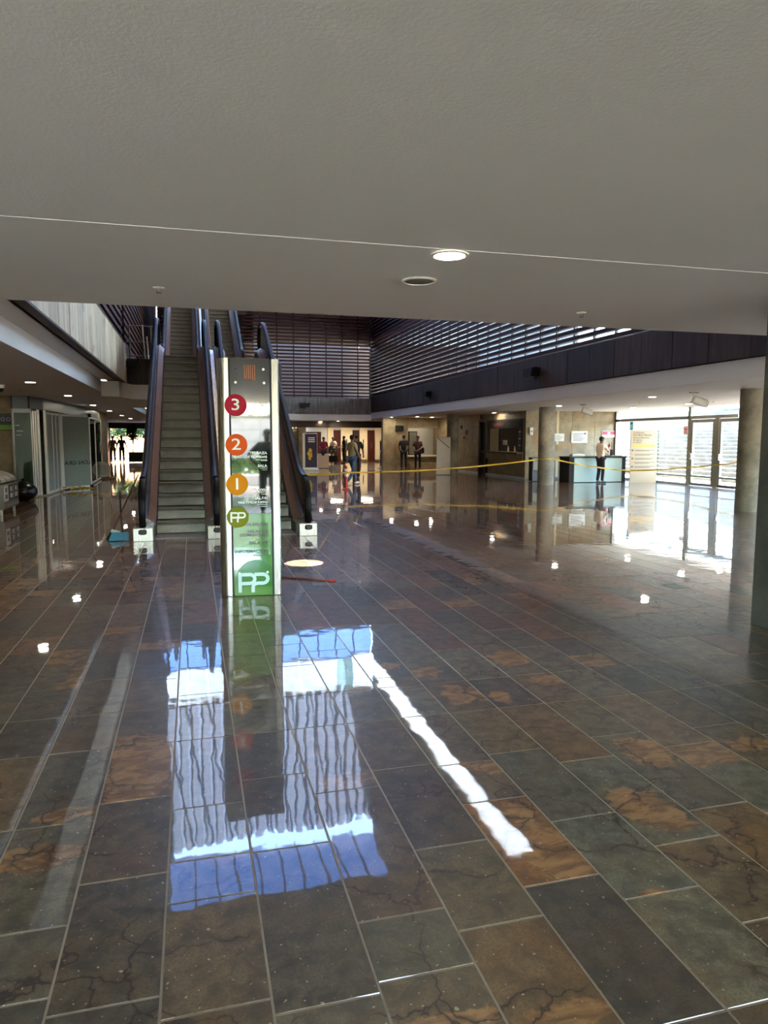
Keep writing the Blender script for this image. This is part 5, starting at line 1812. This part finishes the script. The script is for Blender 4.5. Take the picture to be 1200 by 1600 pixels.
wbd = thing('white_board', 'tall dirty white board with a diagonal crack leaning by the far round column', 'board', (10.42, 28.9, 0), R(-14))
obj('panel', MB().rbox(-.3, .3, -.02, .02, 0, 1.62, .006), plain('dirty_white', (190, 180, 172), .6, 0, .12, 4), wbd)
obj('crack', MB().prism([(-.28, 1.58), (-.26, 1.6), (.28, 1.16), (.26, 1.14)], 'y', -.023, -.02), M_DBROWN, wbd)
obj('foot', MB().rbox(-.32, .32, -.1, .1, 0, .04, .01), M_GPLAST, wbd)
ds = thing('wall_display', 'small dark display panel high on the far stone wall', 'display', (10.25, 35.12, 1.95))
obj('case', MB().rbox(-.22, .22, -.08, 0, 0, .28, .01), M_BPLAST, ds)
obj('screen', MB().box(-.19, .19, -.085, -.08, .03, .25), plain('screen_off', (22, 20, 20), .2), ds)
for i, (y, z, r) in enumerate(((31.6, 2.1, .1), (30.9, 1.85, .12), (31.2, 1.6, .07))):
    rg = thing('round_plaque', 'round dark plaque on the side wall right of the far column, %s' % ('topmost', 'middle and largest', 'lowest and smallest')[i], 'plaque', (12.28, y, z))
    obj('disc', MB().lathe([(r, 0), (r, .02), (r * .85, .03)], n=20).xf(Matrix.Rotation(R(-90), 4, 'Y')), M_DBROWN, rg)
    obj('rim', MB().lathe([(r, .02), (r * 1.06, .03), (r * .95, .04)], n=20, cap=False).xf(Matrix.Rotation(R(-90), 4, 'Y')), M_GPLAST, rg)


# ================================================================== PLANTS
def leaves(n, pos_fn, size, seed, spread=1.0):
    rg = random.Random(seed)
    m = MB()
    for i in range(n):
        p = pos_fn(rg)
        a, b = rg.uniform(0, 6.28), rg.uniform(-1.0, .9)
        s = size * rg.uniform(.6, 1.3)
        d = Vector((math.cos(a) * math.cos(b), math.sin(a) * math.cos(b), math.sin(b)))
        sd = d.cross(Vector((rg.uniform(-1, 1), rg.uniform(-1, 1), 1))).normalized() * s * .32
        nn = d.cross(sd).normalized() * s * .1
        P = Vector(p)
        m.add([P, P + d * s * .5 + sd + nn, P + d * s, P + d * s * .5 - sd + nn], [(0, 1, 2), (0, 2, 3)])
    return m


def crown_fn(cx, cy, cz, rx, ry, rz, lumps, seed):
    rg0 = random.Random(seed)
    L = [(cx + rg0.uniform(-.6, .6) * rx, cy + rg0.uniform(-.6, .6) * ry, cz + rg0.uniform(-.6, .6) * rz, rg0.uniform(.25, .45)) for _ in range(lumps)]
    def f(rg):
        l = rg.choice(L)
        while True:
            u = Vector((rg.uniform(-1, 1), rg.uniform(-1, 1), rg.uniform(-1, 1)))
            if u.length <= 1:
                break
        return (l[0] + u.x * l[3] * rx, l[1] + u.y * l[3] * ry, l[2] + u.z * l[3] * rz)
    return f


def tree(label, x, y, h, cr, n, leafs, seed, mat=M_LEAF, z=0.0, name='tree'):
    t = thing(name, label, 'tree', (x, y, z))
    tr = MB().tube([(0, 0, 0), (.02, .01, h * .4), (-.03, .02, h * .75)], [.05 * h / 2.5, .035 * h / 2.5, .02 * h / 2.5], 8)
    rg = random.Random(seed)
    for i in range(5):
        a = rg.uniform(0, 6.28)
        tr.tube([(0, 0, h * (.4 + .07 * i)), (math.cos(a) * cr * .4, math.sin(a) * cr * .4, h * (.58 + .07 * i)), (math.cos(a) * cr * .7, math.sin(a) * cr * .7, h * (.66 + .07 * i))], [.02 * h / 2.5, .012 * h / 2.5, .006], 6)
    obj('trunk', tr, M_DBROWN, t, smooth=True)
    obj('crown', leaves(n, crown_fn(0, 0, h * .78, cr, cr, h * .32, 12, seed), leafs, seed + 1), mat, t, kind='stuff')
    return t


# far-left exit: planter with two small trees, trees outside
pbx = thing('planter_box', 'long black planter box by the far-left exit', 'planter', (-2.95, 48.3, 0))
obj('box', MB().rbox(-1.0, 1.0, -.35, .35, .04, .62, .02), M_BPLAST, pbx)
obj('rim', MB().box(-1.02, 1.02, -.37, -.31, .62, .67).box(-1.02, 1.02, .31, .37, .62, .67).box(-1.02, -.96, -.31, .31, .62, .67).box(.96, 1.02, -.31, .31, .62, .67), M_POST, pbx)
obj('soil', MB().box(-.95, .95, -.3, .3, .58, .61), M_DBROWN, pbx)
tree('small round-crowned tree in the black planter by the far-left exit', -3.72, 48.3, 1.75, .44, 1500, .13, 21, M_LEAFD, .6)
tree('airy upright tree in the black planter at the edge of the far-left exit', -2.62, 48.3, 1.75, .46, 1300, .12, 22, M_LEAFD, .6)
for i, (x, y, h) in enumerate(((-6.2, 58.5, 3.2), (-4.6, 60.5, 3.6), (-3.2, 58.0, 3.0), (-1.6, 61, 4.0))):
    tree('sunlit shrub-like tree outside the far-left exit, %s from the left' % (ORD[i] if i else 'first'), x, y, h, 1.3, 1500, .26, 40 + i, M_LEAFO, 0)
for i, (x, y, h) in enumerate(((27.5, 26, 4.5), (29, 21.5, 5), (28, 17.0, 4.2))):
    tree('tree at the top of the white steps outside the entrance, %s' % ('left', 'middle', 'right')[i], x, y, h, 1.9, 1100, .3, 60 + i, M_LEAF, 3.08)

# garden terrace behind the photographer (seen in the totem glass)
struct('ground_terrace', MB().box(-14, 16, -9.6, -8.95, -.05, -.004), M_EXT)
gp1 = thing('garden_planter', 'low white garden planter filled with bright green ground cover', 'planter', (1.0, -9.9, 0))
obj('front_slab', MB().rbox(-9, 9, .25, .4, 0.0, .36, .02), M_EXTW, gp1)
obj('soil', MB().add([(-9, .25, .3), (9, .25, .3), (9, -1.65, .8), (-9, -1.65, .8), (-9, .25, 0), (9, .25, 0), (9, -1.65, 0), (-9, -1.65, 0)],
                     [(0, 1, 2, 3), (7, 6, 5, 4), (0, 4, 5, 1), (2, 6, 7, 3), (1, 5, 6, 2), (0, 3, 7, 4)]), M_DBROWN, gp1)
obj('ground_cover', leaves(9000, lambda r: (lambda u, v: (u, -.0 - v * 1.5, .36 + v * .45 + r.uniform(0, .1)))(r.uniform(-6, 6), r.random()), .11, 77), M_LEAF, gp1, kind='stuff')
gw = sempty('wall_garden')
for i in range(-6, 8):
    for j in range(4):
        obj('wall_panel', MB().rbox(i * 1.25 + .008, (i + 1) * 1.25 - .008, -11.9, -11.6, .6 + j * .42 + .006, .6 + (j + 1) * .42 - .006, .008), M_EXTW, gw)
obj('coping', MB().rbox(-7.6, 10.1, -12.0, -11.55, 2.28, 2.36, .01), M_CONC, gw)
gp2 = thing('hedge', 'bright green hedge growing on top of the pale garden wall', 'hedge', (1.0, -12.7, 2.2))
obj('foliage', leaves(6000, lambda r: (r.uniform(-7, 7), r.uniform(-.6, .42), r.uniform(0.1, .75)), .12, 78), M_LEAF, gp2, kind='stuff')
obj('bed', MB().box(-8, 8.5, -.6, .5, -2.2, .15), M_DBROWN, gp2)

# added unseen spotlight, stands in for the unknown source of the round floor pool
sp_ = thing('added_spotlight', 'added unseen spotlight making the round pool of light beside the totem', 'spotlight', (1.31, 8.2, 8.5))
obj('yoke', MB().tube([(0, 0, .9), (0, 0, .2)], .02), M_POST, sp_)
obj('can', MB().lathe([(.09, .2), (.11, .1), (.12, -.12), (.1, -.12), (.09, .05)], n=20, cap=False), M_BPLAST, sp_, smooth=True)
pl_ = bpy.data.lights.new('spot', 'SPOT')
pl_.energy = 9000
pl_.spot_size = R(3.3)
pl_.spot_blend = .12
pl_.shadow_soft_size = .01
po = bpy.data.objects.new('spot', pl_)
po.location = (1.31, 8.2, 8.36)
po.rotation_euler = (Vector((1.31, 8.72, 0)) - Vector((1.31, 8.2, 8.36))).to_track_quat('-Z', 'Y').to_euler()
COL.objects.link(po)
